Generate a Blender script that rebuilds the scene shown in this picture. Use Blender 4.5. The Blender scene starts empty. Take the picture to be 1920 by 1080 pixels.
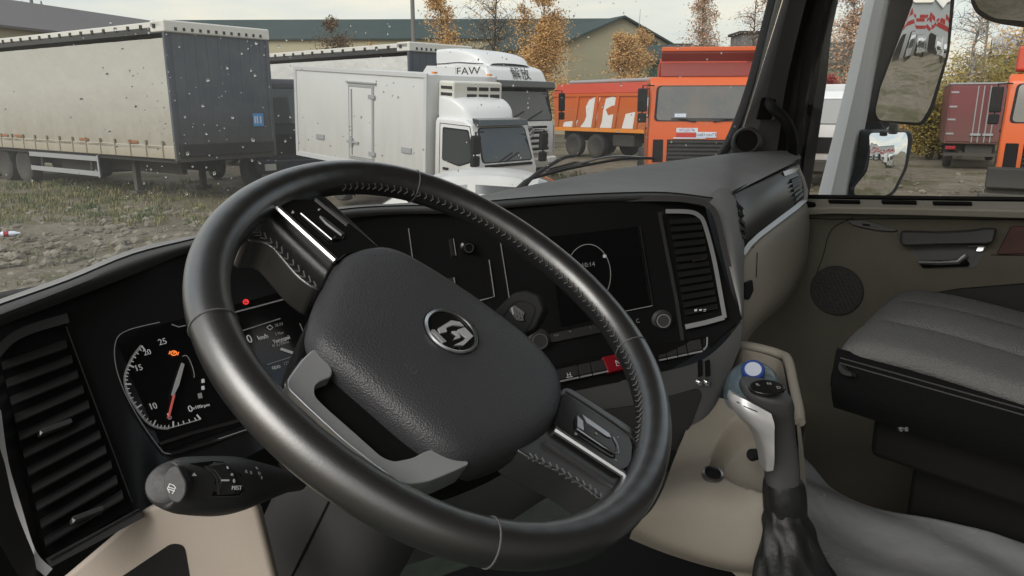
import bpy, bmesh, math, random, os
from mathutils import Vector, Matrix
from mathutils.bvhtree import BVHTree
random.seed(7)
V = Vector
SC = bpy.context.scene
COL = SC.collection
# ------------------------------------------------------------------ camera
F, PIT, H = 1400.0, math.radians(13.8), 2.3
cP, sP = math.cos(PIT), math.sin(PIT)
CAM = V((0, 0, H))
cd = bpy.data.cameras.new('camera')
cd.sensor_width = 36.0
cd.lens = 36.0 * F / 1920.0
cd.clip_start = 0.02
cd.clip_end = 2000
cam = bpy.data.objects.new('camera', cd)
cam.location = CAM
cam.rotation_euler = (math.pi / 2 - PIT, 0, 0)
COL.objects.link(cam)
SC.camera = cam
# ------------------------------------------------------------------ light
EXPOSURE = 1.1
SUN_EL, SUN_AZ = math.radians(36), math.radians(215)      # azimuth measured from +Y towards +X
w = bpy.data.worlds.new('World')
SC.world = w
w.use_nodes = True
nt = w.node_tree
nt.nodes.clear()
out = nt.nodes.new('ShaderNodeOutputWorld')
sky = nt.nodes.new('ShaderNodeTexSky')
sky.sky_type = 'NISHITA'
sky.sun_disc = False
sky.sun_elevation = SUN_EL
sky.sun_rotation = SUN_AZ
sky.air_density = 1.2
sky.dust_density = 3.0
bg1 = nt.nodes.new('ShaderNodeBackground')
bg1.inputs[1].default_value = 0.075
nt.links.new(sky.outputs[0], bg1.inputs[0])
tc = nt.nodes.new('ShaderNodeTexCoord')
mp = nt.nodes.new('ShaderNodeMapping')
mp.inputs['Scale'].default_value = (1.0, 1.0, 5.0)
nt.links.new(tc.outputs['Generated'], mp.inputs[0])
nz = nt.nodes.new('ShaderNodeTexNoise')
nz.inputs['Scale'].default_value = 2.2
nz.inputs['Detail'].default_value = 6
nz.inputs['Roughness'].default_value = 0.55
nt.links.new(mp.outputs[0], nz.inputs[0])
rp = nt.nodes.new('ShaderNodeValToRGB')
rp.color_ramp.elements[0].position = 0.38
rp.color_ramp.elements[0].color = (0.47, 0.55, 0.61, 1)
rp.color_ramp.elements[1].position = 0.62
rp.color_ramp.elements[1].color = (0.86, 0.765, 0.61, 1)
nt.links.new(nz.outputs[0], rp.inputs[0])
bg2 = nt.nodes.new('ShaderNodeBackground')
bg2.inputs[1].default_value = 0.68
nt.links.new(rp.outputs[0], bg2.inputs[0])
mx = nt.nodes.new('ShaderNodeMixShader')
mx.inputs[0].default_value = 0.7
nt.links.new(bg1.outputs[0], mx.inputs[1])
nt.links.new(bg2.outputs[0], mx.inputs[2])
nt.links.new(mx.outputs[0], out.inputs[0])
sl = bpy.data.lights.new('sun', 'SUN')
sl.energy = 0.9
sl.angle = math.radians(40)
sl.color = (1.0, 0.985, 0.96)
so = bpy.data.objects.new('sun', sl)
sd = V((math.sin(SUN_AZ) * math.cos(SUN_EL), math.cos(SUN_AZ) * math.cos(SUN_EL), math.sin(SUN_EL)))
so.rotation_euler = sd.to_track_quat('Z', 'Y').to_euler()
COL.objects.link(so)
SC.view_settings.view_transform = 'Standard'
SC.view_settings.look = 'None'
SC.view_settings.gamma = 1
SC.view_settings.exposure = EXPOSURE
SC.cycles.max_bounces = 10
SC.cycles.transparent_max_bounces = 24
SC.cycles.caustics_reflective = False
SC.cycles.caustics_refractive = False

# ------------------------------------------------------------------ materials
MATS = {}
def mat(name, col, rough=0.5, metal=0.0, bump=None, var=None, spec=0.5, coat=0.0, emit=None, dirt=None, sheen=0.0):
    m = bpy.data.materials.new(name)
    m.use_nodes = True
    t = m.node_tree
    b = t.nodes['Principled BSDF']
    b.inputs['Base Color'].default_value = (*col, 1)
    b.inputs['Roughness'].default_value = rough
    b.inputs['Metallic'].default_value = metal
    b.inputs['Specular IOR Level'].default_value = spec
    b.inputs['Coat Weight'].default_value = coat
    if coat > .9: b.inputs['Coat IOR'].default_value = 1.85
    if coat: b.inputs['Coat Roughness'].default_value = .34 if coat > .9 else .12
    if sheen:
        b.inputs['Sheen Weight'].default_value = sheen
        b.inputs['Sheen Roughness'].default_value = .35
    tcn = t.nodes.new('ShaderNodeTexCoord')
    if var:                                   # (scale, second colour, contrast)
        n = t.nodes.new('ShaderNodeTexNoise')
        n.inputs['Scale'].default_value = var[0]
        n.inputs['Detail'].default_value = 5
        n.inputs['Roughness'].default_value = 0.6
        r = t.nodes.new('ShaderNodeValToRGB')
        r.color_ramp.elements[0].position = 0.5 - var[2]
        r.color_ramp.elements[1].position = 0.5 + var[2]
        r.color_ramp.elements[0].color = (*col, 1)
        r.color_ramp.elements[1].color = (*var[1], 1)
        t.links.new(tcn.outputs['Object'], n.inputs[0])
        t.links.new(n.outputs[0], r.inputs[0])
        t.links.new(r.outputs[0], b.inputs['Base Color'])
    if dirt:                                  # (z0, z1, colour): mud fading upward from z0 to z1
        sx = t.nodes.new('ShaderNodeSeparateXYZ')
        t.links.new(tcn.outputs['Object'], sx.inputs[0])
        mr = t.nodes.new('ShaderNodeMapRange')
        mr.inputs[1].default_value = dirt[0]
        mr.inputs[2].default_value = dirt[1]
        mr.inputs[3].default_value = 1
        mr.inputs[4].default_value = 0
        t.links.new(sx.outputs[2], mr.inputs[0])
        n2 = t.nodes.new('ShaderNodeTexNoise')
        n2.inputs['Scale'].default_value = 1.6
        n2.inputs['Detail'].default_value = 6
        mp2 = t.nodes.new('ShaderNodeMapping')
        mp2.inputs['Scale'].default_value = (2.5, 2.5, .5)
        t.links.new(tcn.outputs['Object'], mp2.inputs[0])
        t.links.new(mp2.outputs[0], n2.inputs[0])
        mu = t.nodes.new('ShaderNodeMath')
        mu.operation = 'MULTIPLY'
        mu.use_clamp = True
        m2 = t.nodes.new('ShaderNodeMath')
        m2.operation = 'MULTIPLY_ADD'
        m2.inputs[1].default_value = .9
        m2.inputs[2].default_value = .5
        t.links.new(n2.outputs[0], m2.inputs[0])
        t.links.new(m2.outputs[0], mu.inputs[0])
        t.links.new(mr.outputs[0], mu.inputs[1])
        mc = t.nodes.new('ShaderNodeMix')
        mc.data_type = 'RGBA'
        src = b.inputs['Base Color'].links[0].from_socket if b.inputs['Base Color'].links else None
        if src: t.links.new(src, mc.inputs[6])
        else: mc.inputs[6].default_value = (*col, 1)
        mc.inputs[7].default_value = (*dirt[2], 1)
        t.links.new(mu.outputs[0], mc.inputs[0])
        t.links.new(mc.outputs[2], b.inputs['Base Color'])
    if bump:                                  # (kind, scale, strength)
        if bump[0] == 'v':
            n = t.nodes.new('ShaderNodeTexVoronoi')
        else:
            n = t.nodes.new('ShaderNodeTexNoise')
            n.inputs['Detail'].default_value = 4
        n.inputs['Scale'].default_value = bump[1]
        t.links.new(tcn.outputs['Object'], n.inputs['Vector'])
        bp = t.nodes.new('ShaderNodeBump')
        bp.inputs['Strength'].default_value = bump[2]
        bp.inputs['Distance'].default_value = 0.6 / bump[1]
        t.links.new(n.outputs[0], bp.inputs['Height'])
        t.links.new(bp.outputs[0], b.inputs['Normal'])
        rn = t.nodes.new('ShaderNodeMapRange')
        rn.inputs[3].default_value = max(rough - 0.08, 0.02)
        rn.inputs[4].default_value = min(rough + 0.1, 1)
        t.links.new(n.outputs[0], rn.inputs[0])
        t.links.new(rn.outputs[0], b.inputs['Roughness'])
    if emit:
        b.inputs['Emission Color'].default_value = (*emit[0], 1)
        b.inputs['Emission Strength'].default_value = emit[1]
    MATS[name] = m
    return m

def glass_mat(name, tint, refl=1.0, film=0.0):
    m = bpy.data.materials.new(name)
    m.use_nodes = True
    t = m.node_tree
    t.nodes.clear()
    o = t.nodes.new('ShaderNodeOutputMaterial')
    tr = t.nodes.new('ShaderNodeBsdfTransparent')
    tr.inputs[0].default_value = (*tint, 1)
    gl = t.nodes.new('ShaderNodeBsdfGlossy')
    gl.inputs['Roughness'].default_value = 0.02
    fr = t.nodes.new('ShaderNodeFresnel')
    fr.inputs[0].default_value = 1.3
    ml = t.nodes.new('ShaderNodeMath')
    ml.operation = 'MULTIPLY'
    ml.inputs[1].default_value = refl
    t.links.new(fr.outputs[0], ml.inputs[0])
    a = t.nodes.new('ShaderNodeMixShader')
    t.links.new(ml.outputs[0], a.inputs[0])
    t.links.new(tr.outputs[0], a.inputs[1])
    t.links.new(gl.outputs[0], a.inputs[2])
    last = a
    if film:                                   # thin road-film that scatters daylight, put in for a milky haze
        df = t.nodes.new('ShaderNodeBsdfTranslucent')
        df.inputs[0].default_value = (.8, .8, .78, 1)
        n = t.nodes.new('ShaderNodeTexNoise')
        n.inputs['Scale'].default_value = 3
        n.inputs['Detail'].default_value = 6
        q = t.nodes.new('ShaderNodeMapRange')
        q.inputs[1].default_value = .3
        q.inputs[2].default_value = .75
        q.inputs[3].default_value = film * .35
        q.inputs[4].default_value = film * 2.0
        t.links.new(n.outputs[0], q.inputs[0])
        b = t.nodes.new('ShaderNodeMixShader')
        t.links.new(q.outputs[0], b.inputs[0])
        t.links.new(a.outputs[0], b.inputs[1])
        t.links.new(df.outputs[0], b.inputs[2])
        last = b
    t.links.new(last.outputs[0], o.inputs[0])
    MATS[name] = m
    return m

leather = mat('leather_black', (.011, .011, .012), .36, bump=('n', 420, .16), spec=.7, coat=1.0)
boot_m = mat('boot_leather', (.008, .009, .010), .5, bump=('n', 120, .2))
pad_m = mat('airbag_plastic', (.046, .046, .050), .42, bump=('v', 620, .45))
dashtop = mat('dash_soft_grey', (.30, .30, .30), .62, bump=('n', 380, .35), var=(11, (.25, .25, .25), .16))
dashroll = mat('dash_soft_charcoal', (.055, .055, .056), .62, bump=('n', 380, .35))
darkpl = mat('dark_plastic', (.034, .034, .035), .5, bump=('n', 420, .16))
midpl = mat('mid_plastic', (.060, .060, .062), .55, bump=('n', 420, .16))
lowpl = mat('lower_dash_grey', (.085, .087, .090), .55, bump=('n', 420, .16))
black = mat('soot_black', (.006, .006, .006), .7, spec=.2)
fascia_m = mat('fascia_black', (.011, .011, .012), .33, spec=.35)
gloss = mat('gloss_black', (.010, .010, .011), .12)
chrome = mat('satin_chrome', (.62, .63, .65), .30, 1.0)
satin = mat('satin_silver', (.70, .72, .75), .30, .65, bump=('n', 60, .03))
silver_p = mat('silver_paint', (.60, .60, .61), .34, .35)
dimchrome = mat('dark_chrome', (.30, .30, .31), .28, 1.0)
whiteprint = mat('white_print', (.62, .63, .63), .5, emit=((.8, .85, .85), .025))
dimprint = mat('dim_print', (.26, .26, .26), .5, emit=((.8, .85, .85), .01))
redlamp = mat('red_lamp', (.6, .02, .03), .5, emit=((1, .05, .06), .3))
amberlamp = mat('amber_lamp', (.7, .18, .03), .5, emit=((1, .22, .04), .5))
redneedle = mat('red_needle', (.6, .12, .10), .5, emit=((1, .2, .15), .06))
hazred = mat('hazard_red', (.30, .008, .02), .35)
screen_m = mat('display_glass', (.006, .006, .007), .12, spec=.4)
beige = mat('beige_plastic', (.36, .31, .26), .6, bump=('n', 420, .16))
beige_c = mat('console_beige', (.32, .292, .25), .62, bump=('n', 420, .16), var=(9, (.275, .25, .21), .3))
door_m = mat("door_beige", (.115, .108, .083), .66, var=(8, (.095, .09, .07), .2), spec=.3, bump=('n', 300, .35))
doorsill_lit = mat('door_sill_lit_beige', (.36, .345, .30), .55, bump=('n', 300, .25))  # paler than the door: window light from above put into the colour
doordark = mat('door_dark_lower', (.022, .022, .022), .7)
wood = mat('red_wood', (.075, .019, .012), .5, var=(40, (.04, .010, .008), .2), spec=.25)
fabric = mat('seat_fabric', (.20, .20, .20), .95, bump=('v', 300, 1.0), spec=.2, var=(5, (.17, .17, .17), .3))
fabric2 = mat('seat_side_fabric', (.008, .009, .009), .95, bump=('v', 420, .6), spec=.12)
vinyl = mat('floor_vinyl', (.36, .362, .37), .24, bump=('n', 7, .13), var=(3.0, (.22, .24, .248), .2), spec=1.0)
carpet = mat('footwell_mat', (.012, .016, .013), .7, bump=('n', 240, .5), var=(14, (.026, .040, .026), .2))
seamm = mat('seam_grey', (.10, .10, .10), .6)
thread = mat('thread_grey', (.11, .11, .11), .8)
pillar_m = mat('pillar_trim', (.085, .085, .087), .6, bump=('n', 420, .16))
rubber = mat('rubber_black', (.011, .011, .012), .7, spec=.25)
glass_w = glass_mat('windscreen_glass', (.93, .95, .95), 1.0, .045)
glass_d = glass_mat('door_glass', (.94, .96, .96), .8, .02)
capblue = mat('cap_blue', (.03, .07, .30), .35)
capwhite = mat('cap_white', (.62, .68, .80), .4)
steel = mat('bright_steel', (.7, .7, .7), .15, 1.0)
mirror_m = mat('mirror_glass', (.90, .91, .90), .01, 1.0)
extgrey = mat('fairing_grey', (.66, .67, .68), .6, spec=.3)
extnavy = mat('housing_navy', (.028, .034, .046), .35)
headl = mat('roof_lining', (.42, .40, .37), .8)
slat_m = mat('slat_plastic', (.020, .021, .021), .45)
bglass = mat('bottle_plastic', (.20, .29, .35), .10, spec=.8)
bglass.node_tree.nodes['Principled BSDF'].inputs['Alpha'].default_value = .55
drop_m = bpy.data.materials.new('water_drop')
drop_m.use_nodes = True
_b = drop_m.node_tree.nodes['Principled BSDF']
_b.inputs['Roughness'].default_value = .0
_b.inputs['Transmission Weight'].default_value = 1
_b.inputs['IOR'].default_value = 1.33

# ------------------------------------------------------------------ helpers
def ray(px, py):
    x, y = (px - 960) / F, (540 - py) / F
    return V((x, cP + y * sP, -sP + y * cP))
def at(px, py, d):
    return CAM + ray(px, py) * d
def onpl(px, py, p, n):
    r = ray(px, py)
    return CAM + r * ((p - CAM).dot(n) / r.dot(n))
def frame_loc(parent):
    o = parent
    while o.parent: o = o.parent
    return V(o['_loc']) if '_loc' in o else V((0, 0, 0))

def thing(name, label, cat, loc=(0, 0, 0), rz=0.0, group=None, world=False):
    o = bpy.data.objects.new(name, None)
    COL.objects.link(o)
    o.location = loc
    o.rotation_euler = (0, 0, rz)
    o.empty_display_size = .1
    o['label'] = label
    o['category'] = cat
    if group: o['group'] = group
    if world: o['_loc'] = [float(c) for c in loc]
    return o
def finish(name, me, m, parent=None, bevel=0, seg=2, smooth=True, label=None, kind=None, ang=40):
    if isinstance(m, (list, tuple)):
        for q in m: me.materials.append(q)
    elif m: me.materials.append(m)
    if smooth:
        me.polygons.foreach_set('use_smooth', [True] * len(me.polygons))
        me.set_sharp_from_angle(angle=math.radians(ang))
    o = bpy.data.objects.new(name, me)
    COL.objects.link(o)
    if parent: o.parent = parent
    if bevel:
        b = o.modifiers.new('bevel', 'BEVEL')
        b.width = bevel
        b.segments = seg
        b.limit_method = 'ANGLE'
        b.angle_limit = math.radians(35)
        b.harden_normals = True
    if label: o['label'] = label
    if kind: o['kind'] = kind
    return o
def mesh(name, vs, fs, m, parent=None, **k):
    if parent is not None:
        L = frame_loc(parent)
        vs = [V(v) - L for v in vs]
    me = bpy.data.meshes.new(name)
    me.from_pydata([tuple(v) for v in vs], [], fs)
    me.validate()
    fix = k.pop('fix', True)
    if fix:
        bm = bmesh.new()
        bm.from_mesh(me)
        bmesh.ops.remove_doubles(bm, verts=bm.verts, dist=1e-6)
        bmesh.ops.recalc_face_normals(bm, faces=bm.faces)
        bm.to_mesh(me)
        bm.free()
    return finish(name, me, m, parent, **k)
class MB:
    def __init__(s): s.v, s.f = [], []
    def add(s, vs, fs):
        n = len(s.v)
        s.v += [V(a) for a in vs]
        s.f += [[i + n for i in f] for f in fs]
        return s
    def box(s, x0, x1, y0, y1, z0, z1):
        vs = [(x, y, z) for x in (x0, x1) for y in (y0, y1) for z in (z0, z1)]
        return s.add(vs, [(0, 1, 3, 2), (4, 6, 7, 5), (0, 4, 5, 1), (2, 3, 7, 6), (0, 2, 6, 4), (1, 5, 7, 3)])
    def prism(s, pts, vec):
        n = len(pts)
        vs = [V(p) for p in pts] + [V(p) + V(vec) for p in pts]
        fs = [list(range(n)), list(range(2 * n - 1, n - 1, -1))]
        fs += [(i, (i + 1) % n, n + (i + 1) % n, n + i) for i in range(n)]
        return s.add(vs, fs)
    def tube(s, pts, r, n=8, cap=True):
        pts = [V(p) for p in pts]
        rs = r if isinstance(r, (list, tuple)) else [r] * len(pts)
        up = None
        vs, fs = [], []
        for i, p in enumerate(pts):
            t = (pts[min(i + 1, len(pts) - 1)] - pts[max(i - 1, 0)]).normalized()
            if up is None: up = t.orthogonal()
            up = (up - t * up.dot(t))
            up = up.normalized() if up.length > 1e-6 else t.orthogonal().normalized()
            q = t.cross(up)
            for k in range(n):
                a = 2 * math.pi * k / n
                vs.append(p + (up * math.cos(a) + q * math.sin(a)) * rs[i])
        for i in range(len(pts) - 1):
            for k in range(n):
                k2 = (k + 1) % n
                fs.append((i * n + k, i * n + k2, (i + 1) * n + k2, (i + 1) * n + k))
        if cap:
            fs.append(list(range(n - 1, -1, -1)))
            fs.append(list(range((len(pts) - 1) * n, len(pts) * n)))
        return s.add(vs, fs)
    def lathe(s, prof, o, ax, n=24, full=True):         # prof: (radius, height along ax)
        o, ax = V(o), V(ax).normalized()
        u = ax.orthogonal().normalized()
        q = ax.cross(u)
        vs, fs = [], []
        for (r, h) in prof:
            for k in range(n):
                a = 2 * math.pi * k / n
                vs.append(o + ax * h + (u * math.cos(a) + q * math.sin(a)) * r)
        for i in range(len(prof) - 1):
            for k in range(n):
                k2 = (k + 1) % n
                fs.append((i * n + k, i * n + k2, (i + 1) * n + k2, (i + 1) * n + k))
        if prof[0][0] > 1e-5: fs.append(list(range(n - 1, -1, -1)))
        if prof[-1][0] > 1e-5: fs.append(list(range((len(prof) - 1) * n, len(prof) * n)))
        return s.add(vs, fs)
    def build(s, name, m, parent=None, **k):
        return mesh(name, s.v, s.f, m, parent, **k)
def cat(pts, n=6, closed=False):
    P = [V(p) for p in pts]
    N = len(P)
    o = []
    R = N if closed else N - 1
    for i in range(R):
        if closed: a, b, c, d = P[(i - 1) % N], P[i], P[(i + 1) % N], P[(i + 2) % N]
        else: a, b, c, d = P[max(i - 1, 0)], P[i], P[i + 1], P[min(i + 2, N - 1)]
        for k in range(n):
            t = k / n
            o.append(.5 * ((2 * b) + (c - a) * t + (2 * a - 5 * b + 4 * c - d) * t * t + (3 * b - a - 3 * c + d) * t ** 3))
    if not closed: o.append(P[-1])
    return o
def rnd(pts, r, n=4):                                   # rounded corners, any dimension
    P = [V(p) for p in pts]
    o = []
    for i, p in enumerate(P):
        a, b = P[i - 1], P[(i + 1) % len(P)]
        rr = min(r, (a - p).length * .45, (b - p).length * .45)
        s_, e_ = p + (a - p).normalized() * rr, p + (b - p).normalized() * rr
        for k in range(n + 1):
            t = k / n
            o.append(s_ * (1 - t) ** 2 + p * 2 * t * (1 - t) + e_ * t * t)
    return o
def grid(rows, nu=1, nv=1):                             # rows of equal-length columns, smoothed both ways
    R = [cat(r, nu) if nu > 1 else [V(p) for p in r] for r in rows]
    C = list(zip(*R))
    C = [cat(c, nv) if nv > 1 else list(c) for c in C]
    R = list(zip(*C))
    m, n = len(R), len(R[0])
    vs = [p for r in R for p in r]
    fs = [(i * n + j, i * n + j + 1, (i + 1) * n + j + 1, (i + 1) * n + j) for i in range(m - 1) for j in range(n - 1)]
    return vs, fs
def newell(pts):
    n = V((0, 0, 0))
    for i, p in enumerate(pts):
        q = pts[(i + 1) % len(pts)]
        n += V(((p.y - q.y) * (p.z + q.z), (p.z - q.z) * (p.x + q.x), (p.x - q.x) * (p.y + q.y)))
    return n.normalized()
def slab(name, pts, t, m, parent, off=0.0, **k):        # polygon facing the camera, thickness t away from it
    n = newell(pts)
    c = sum(pts, V((0, 0, 0))) / len(pts)
    if n.dot(CAM - c) < 0: n = -n
    return MB().prism([p + n * off for p in pts], -n * t).build(name, m, parent, **k)
class Surf:                                             # a surface that pixels can be dropped on
    def __init__(s, vs, fs):
        s.b = BVHTree.FromPolygons([tuple(v) for v in vs], fs)
        s.c = sum((V(v) for v in vs), V((0, 0, 0))) / len(vs)
    def __call__(s, px, py, off=0.0):
        r = ray(px, py).normalized()
        h = s.b.ray_cast(CAM, r)
        if h[0] is None:                       # just past the rim of the surface: carry its tangent plane on
            p = CAM + r * (s.c - CAM).length
            for _ in range(6):
                q = s.b.find_nearest(p)
                k = r.dot(q[1])
                if abs(k) < .08: break
                p = CAM + r * ((q[0] - CAM).dot(q[1]) / k)
            return p - r * off
        return h[0] - r * off
def ribbon(name, S, pts, wpx, m, parent, off=.0015, closed=False, th=.0015, smooth=0, cols=None):
    P = [V((p[0], p[1], 0)) for p in pts]
    if smooth: P = cat(P, smooth, closed)
    mb = MB()
    n = len(P)
    wl = []
    for i, p in enumerate(P):
        a = P[(i - 1) % n] if (closed or i > 0) else p
        b = P[(i + 1) % n] if (closed or i < n - 1) else p
        t = (b - a).normalized()
        q = V((-t.y, t.x, 0)) * wpx / 2
        wl.append((S(p.x + q.x, p.y + q.y, off), S(p.x - q.x, p.y - q.y, off), S(p.x + q.x, p.y + q.y, off - th), S(p.x - q.x, p.y - q.y, off - th)))
    vs = [v for x in wl for v in x]
    fs = []
    for i in range(n if closed else n - 1):
        a, b = i * 4, ((i + 1) % n) * 4
        fs += [(a, a + 1, b + 1, b), (a + 2, b + 2, b + 3, a + 3), (a, b, b + 2, a + 2), (a + 1, a + 3, b + 3, b + 1)]
    if not closed: fs += [(0, 2, 3, 1), ((n - 1) * 4, (n - 1) * 4 + 1, (n - 1) * 4 + 3, (n - 1) * 4 + 2)]
    return mb.add(vs, fs).build(name, m, parent)
def text2d(body, th=0.0):
    c = bpy.data.curves.new('t', 'FONT')
    c.body = body
    c.align_x = 'CENTER'
    c.align_y = 'CENTER'
    c.extrude = th
    c.resolution_u = 3
    o = bpy.data.objects.new('t', c)
    COL.objects.link(o)
    dg = bpy.context.evaluated_depsgraph_get()
    me = bpy.data.meshes.new_from_object(o.evaluated_get(dg))
    vs = [V(v.co) for v in me.vertices]
    fs = [list(p.vertices) for p in me.polygons]
    bpy.data.objects.remove(o)
    bpy.data.curves.remove(c)
    bpy.data.meshes.remove(me)
    return vs, fs
def text(body, O, ex, ey, size, m, parent, name='lettering', sx=1.0):
    vs, fs = text2d(body, .01)
    ex, ey = V(ex).normalized(), V(ey).normalized()
    n = ex.cross(ey)
    vs = [V(O) + ex * v.x * size * sx + ey * v.y * size + n * (v.z * .02) for v in vs]
    return mesh(name, vs, fs, m, parent, smooth=False, fix=False)
def stext(S, body, p0, p1, hpx, m, parent, off=.0016, name='lettering', sx=1.0):   # text centred between two pixels on a surface
    a, b = S(*p0, off), S(*p1, off)
    ex = (b - a).normalized()
    mid = ((p0[0] + p1[0]) / 2, (p0[1] + p1[1]) / 2)
    O = S(*mid, off)
    e2 = S(mid[0], mid[1] - 6, off) - O
    n = ex.cross(e2).normalized()
    ey = n.cross(ex)
    d = (O - CAM).dot(V((0, cP, -sP)))
    return text(body, O, ex, ey, hpx * d / F * 1.38, m, parent, name, sx)
def copy_tree(o, parent=None):
    c = o.copy()
    COL.objects.link(c)
    if parent: c.parent = parent
    for ch in list(o.children): copy_tree(ch, c)
    return c
f_, r_, Z = V((-.8, .6, 0)), V((.6, .8, 0)), V((0, 0, 1))       # cab forward, cab right, up
def cab(r, f, z): return CAM + r_ * r + f_ * f + Z * z
# ================================================================== THE CAB
DFLOOR = H - 1.02
# --- shell: roof, back wall, firewall, pillars
shell = thing('truck_cab', 'dark grey trimmed truck cab shell with slim windscreen pillar and coiled grab handle', 'truck cab', cab(.9, .2, -1.02), world=True)
def cabslab(name, r0, r1, f0, f1, z0, z1, m, parent, bevel=.01):
    mb = MB()
    vs = [cab(r, f, z) for r in (r0, r1) for f in (f0, f1) for z in (z0, z1)]
    mb.add(vs, [(0, 1, 3, 2), (4, 6, 7, 5), (0, 4, 5, 1), (2, 3, 7, 6), (0, 2, 6, 4), (1, 5, 7, 3)])
    return mb.build(name, m, parent, bevel=bevel)
cabslab('roof', -.30, 1.96, -1.0, .98, .72, .78, headl, shell)
cabslab('back_wall', -.30, 1.96, -1.06, -1.002, -1.0, .78, headl, shell)
cabslab('firewall_light_block', -.30, 1.93, 1.36, 1.40, -1.02, -.30, black, shell)  # unseen panel below the dash, added to block light there
cabslab('rear_side_wall', 1.90, 1.96, -1.0, -.35, -1.0, .71, headl, shell)
# passenger pillar trim, lofted in long strips that run from the dash up to the roof
def strip_loft(name, rows, m, parent, thick=.03):
    vs, fs = grid(rows, 1, 4)
    n = len(vs)
    dn = V((0, cP, -sP)) * thick
    vs = vs + [v + dn for v in vs]
    w_ = len(rows[0])
    h_ = n // w_
    fs = fs + [[i + n for i in reversed(q)] for q in fs]
    for i in range(h_ - 1):
        fs += [(i * w_, (i + 1) * w_, (i + 1) * w_ + n, i * w_ + n), (i * w_ + w_ - 1, i * w_ + w_ - 1 + n, (i + 1) * w_ + w_ - 1 + n, (i + 1) * w_ + w_ - 1)]
    fs += [tuple(range(w_)) + tuple(range(n + w_ - 1, n - 1, -1)), tuple(range(n - w_, n)) + tuple(range(2 * n - 1, 2 * n - w_ - 1, -1))]
    return mesh(name, vs, fs, m, parent, ang=50)
def pl(y, xs, d):                                      # one row of a pillar at image height y
    return [at(x, y, d + k) for x, k in xs]
strip_loft('pillar_trim', [pl(318, [(1330, .06), (1352, .02), (1400, -.01), (1452, 0)], 1.80), pl(250, [(1374, .06), (1392, .01), (1420, -.02), (1462, 0)], 1.79),
    pl(160, [(1407, .06), (1420, .01), (1442, -.02), (1474, .01)], 1.77), pl(0, [(1448, .06), (1458, .01), (1480, -.02), (1512, .01)], 1.72),
    pl(-240, [(1510, .06), (1520, .01), (1545, -.02), (1580, .01)], 1.64), pl(-420, [(1556, .06), (1566, .01), (1592, -.02), (1628, .01)], 1.58)], pillar_m, shell)
strip_loft('windscreen_seal', [pl(318, [(1322, .05), (1336, .03)], 1.80), pl(262, [(1362, .05), (1376, .03)], 1.79), pl(160, [(1402, .05), (1412, .03)], 1.77),
    pl(0, [(1443, .05), (1452, .03)], 1.72), pl(-420, [(1550, .05), (1560, .03)], 1.58)], rubber, shell, .02)
strip_loft('pillar_channel', [pl(318, [(1448, .03), (1470, .045), (1484, .03), (1504, .02)], 1.81), pl(160, [(1470, .03), (1486, .05), (1500, .035), (1524, .02)], 1.775),
    pl(0, [(1506, .03), (1522, .05), (1532, .03), (1556, .02)], 1.73), pl(-420, [(1622, .03), (1640, .05), (1652, .03), (1672, .02)], 1.59)], darkpl, shell)
strip_loft('pillar_bead', [pl(318, [(1484, .02), (1498, .005), (1506, .02)], 1.81), pl(160, [(1502, .02), (1516, .0), (1526, .02)], 1.775),
    pl(0, [(1534, .02), (1548, .0), (1556, .02)], 1.73), pl(-420, [(1654, .02), (1666, .0), (1676, .02)], 1.59)], midpl, shell, .02)
strip_loft('door_seal', [pl(372, [(1488, .03), (1500, .0), (1516, .02)], 1.82), pl(300, [(1497, .03), (1508, .0), (1528, .02)], 1.81), pl(160, [(1520, .03), (1532, .0), (1549, .02)], 1.775),
    pl(0, [(1551, .03), (1562, .0), (1572, .02)], 1.73), pl(-420, [(1672, .03), (1684, .0), (1694, .02)], 1.59)], rubber, shell, .03)
gh = MB().tube(cat([at(1440, 192, 1.74), at(1452, 206, 1.70), at(1470, 222, 1.69), at(1482, 246, 1.70), at(1487, 270, 1.73), at(1486, 296, 1.77)], 6), .012, 10)
gh.build('grab_handle', rubber, shell)
slab('grab_handle_recess', rnd([at(1428, 182, 1.735), at(1456, 186, 1.735), at(1450, 222, 1.735), at(1419, 222, 1.735)], .006), .012, black, shell)
MB().tube([at(1452, 206, 1.725), at(1456, 224, 1.725)], [.006, .010], 8).build('handle_bolt', midpl, shell)
tw = MB().lathe([(.036, -.02), (.034, .010), (.029, .019), (.025, .017), (.022, .002), (.001, .0)], at(1400, 266, 1.755), V((-.32, -1, .22)), 28)
tw.build('tweeter_cup', midpl, shell)
MB().lathe([(.024, .0), (.024, .0155), (.001, .0165)], at(1401, 266, 1.755), V((-.32, -1, .22)), 24).build('tweeter_grille', black, shell)

# --- door on the passenger side
dn = r_.copy()
def D(px, py, off=0.0): return onpl(px, py, cab(1.87 - off, 0, 0), dn)
door = thing('passenger_door', 'beige passenger door with window, black grab handle, round speaker grille and red wood insert', 'truck door', cab(1.9, .5, -.9), world=True)
rows = []
for py0, py1, off in ((372, 377, .0), (382, 388, .028), (394, 402, .034), (412, 417, .018), (432, 438, .016), (478, 482, .03), (520, 520, .03), (600, 590, .022), (720, 720, .010), (860, 900, .0), (1010, 1060, .0)):
    rows.append([D(x, py0 + (py1 - py0) * (x - 1500) / 420.0, off) for x in (1370, 1480, 1560, 1640, 1720, 1800, 1880, 1960, 2040, 2180, 2400)])
vs, fs = grid(rows, 3, 3)
dS = Surf(vs, fs)
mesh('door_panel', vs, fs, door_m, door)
cabslab('door_skin', 1.885, 1.93, -.36, 1.0, -1.0, -.245, extnavy, door)
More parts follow.
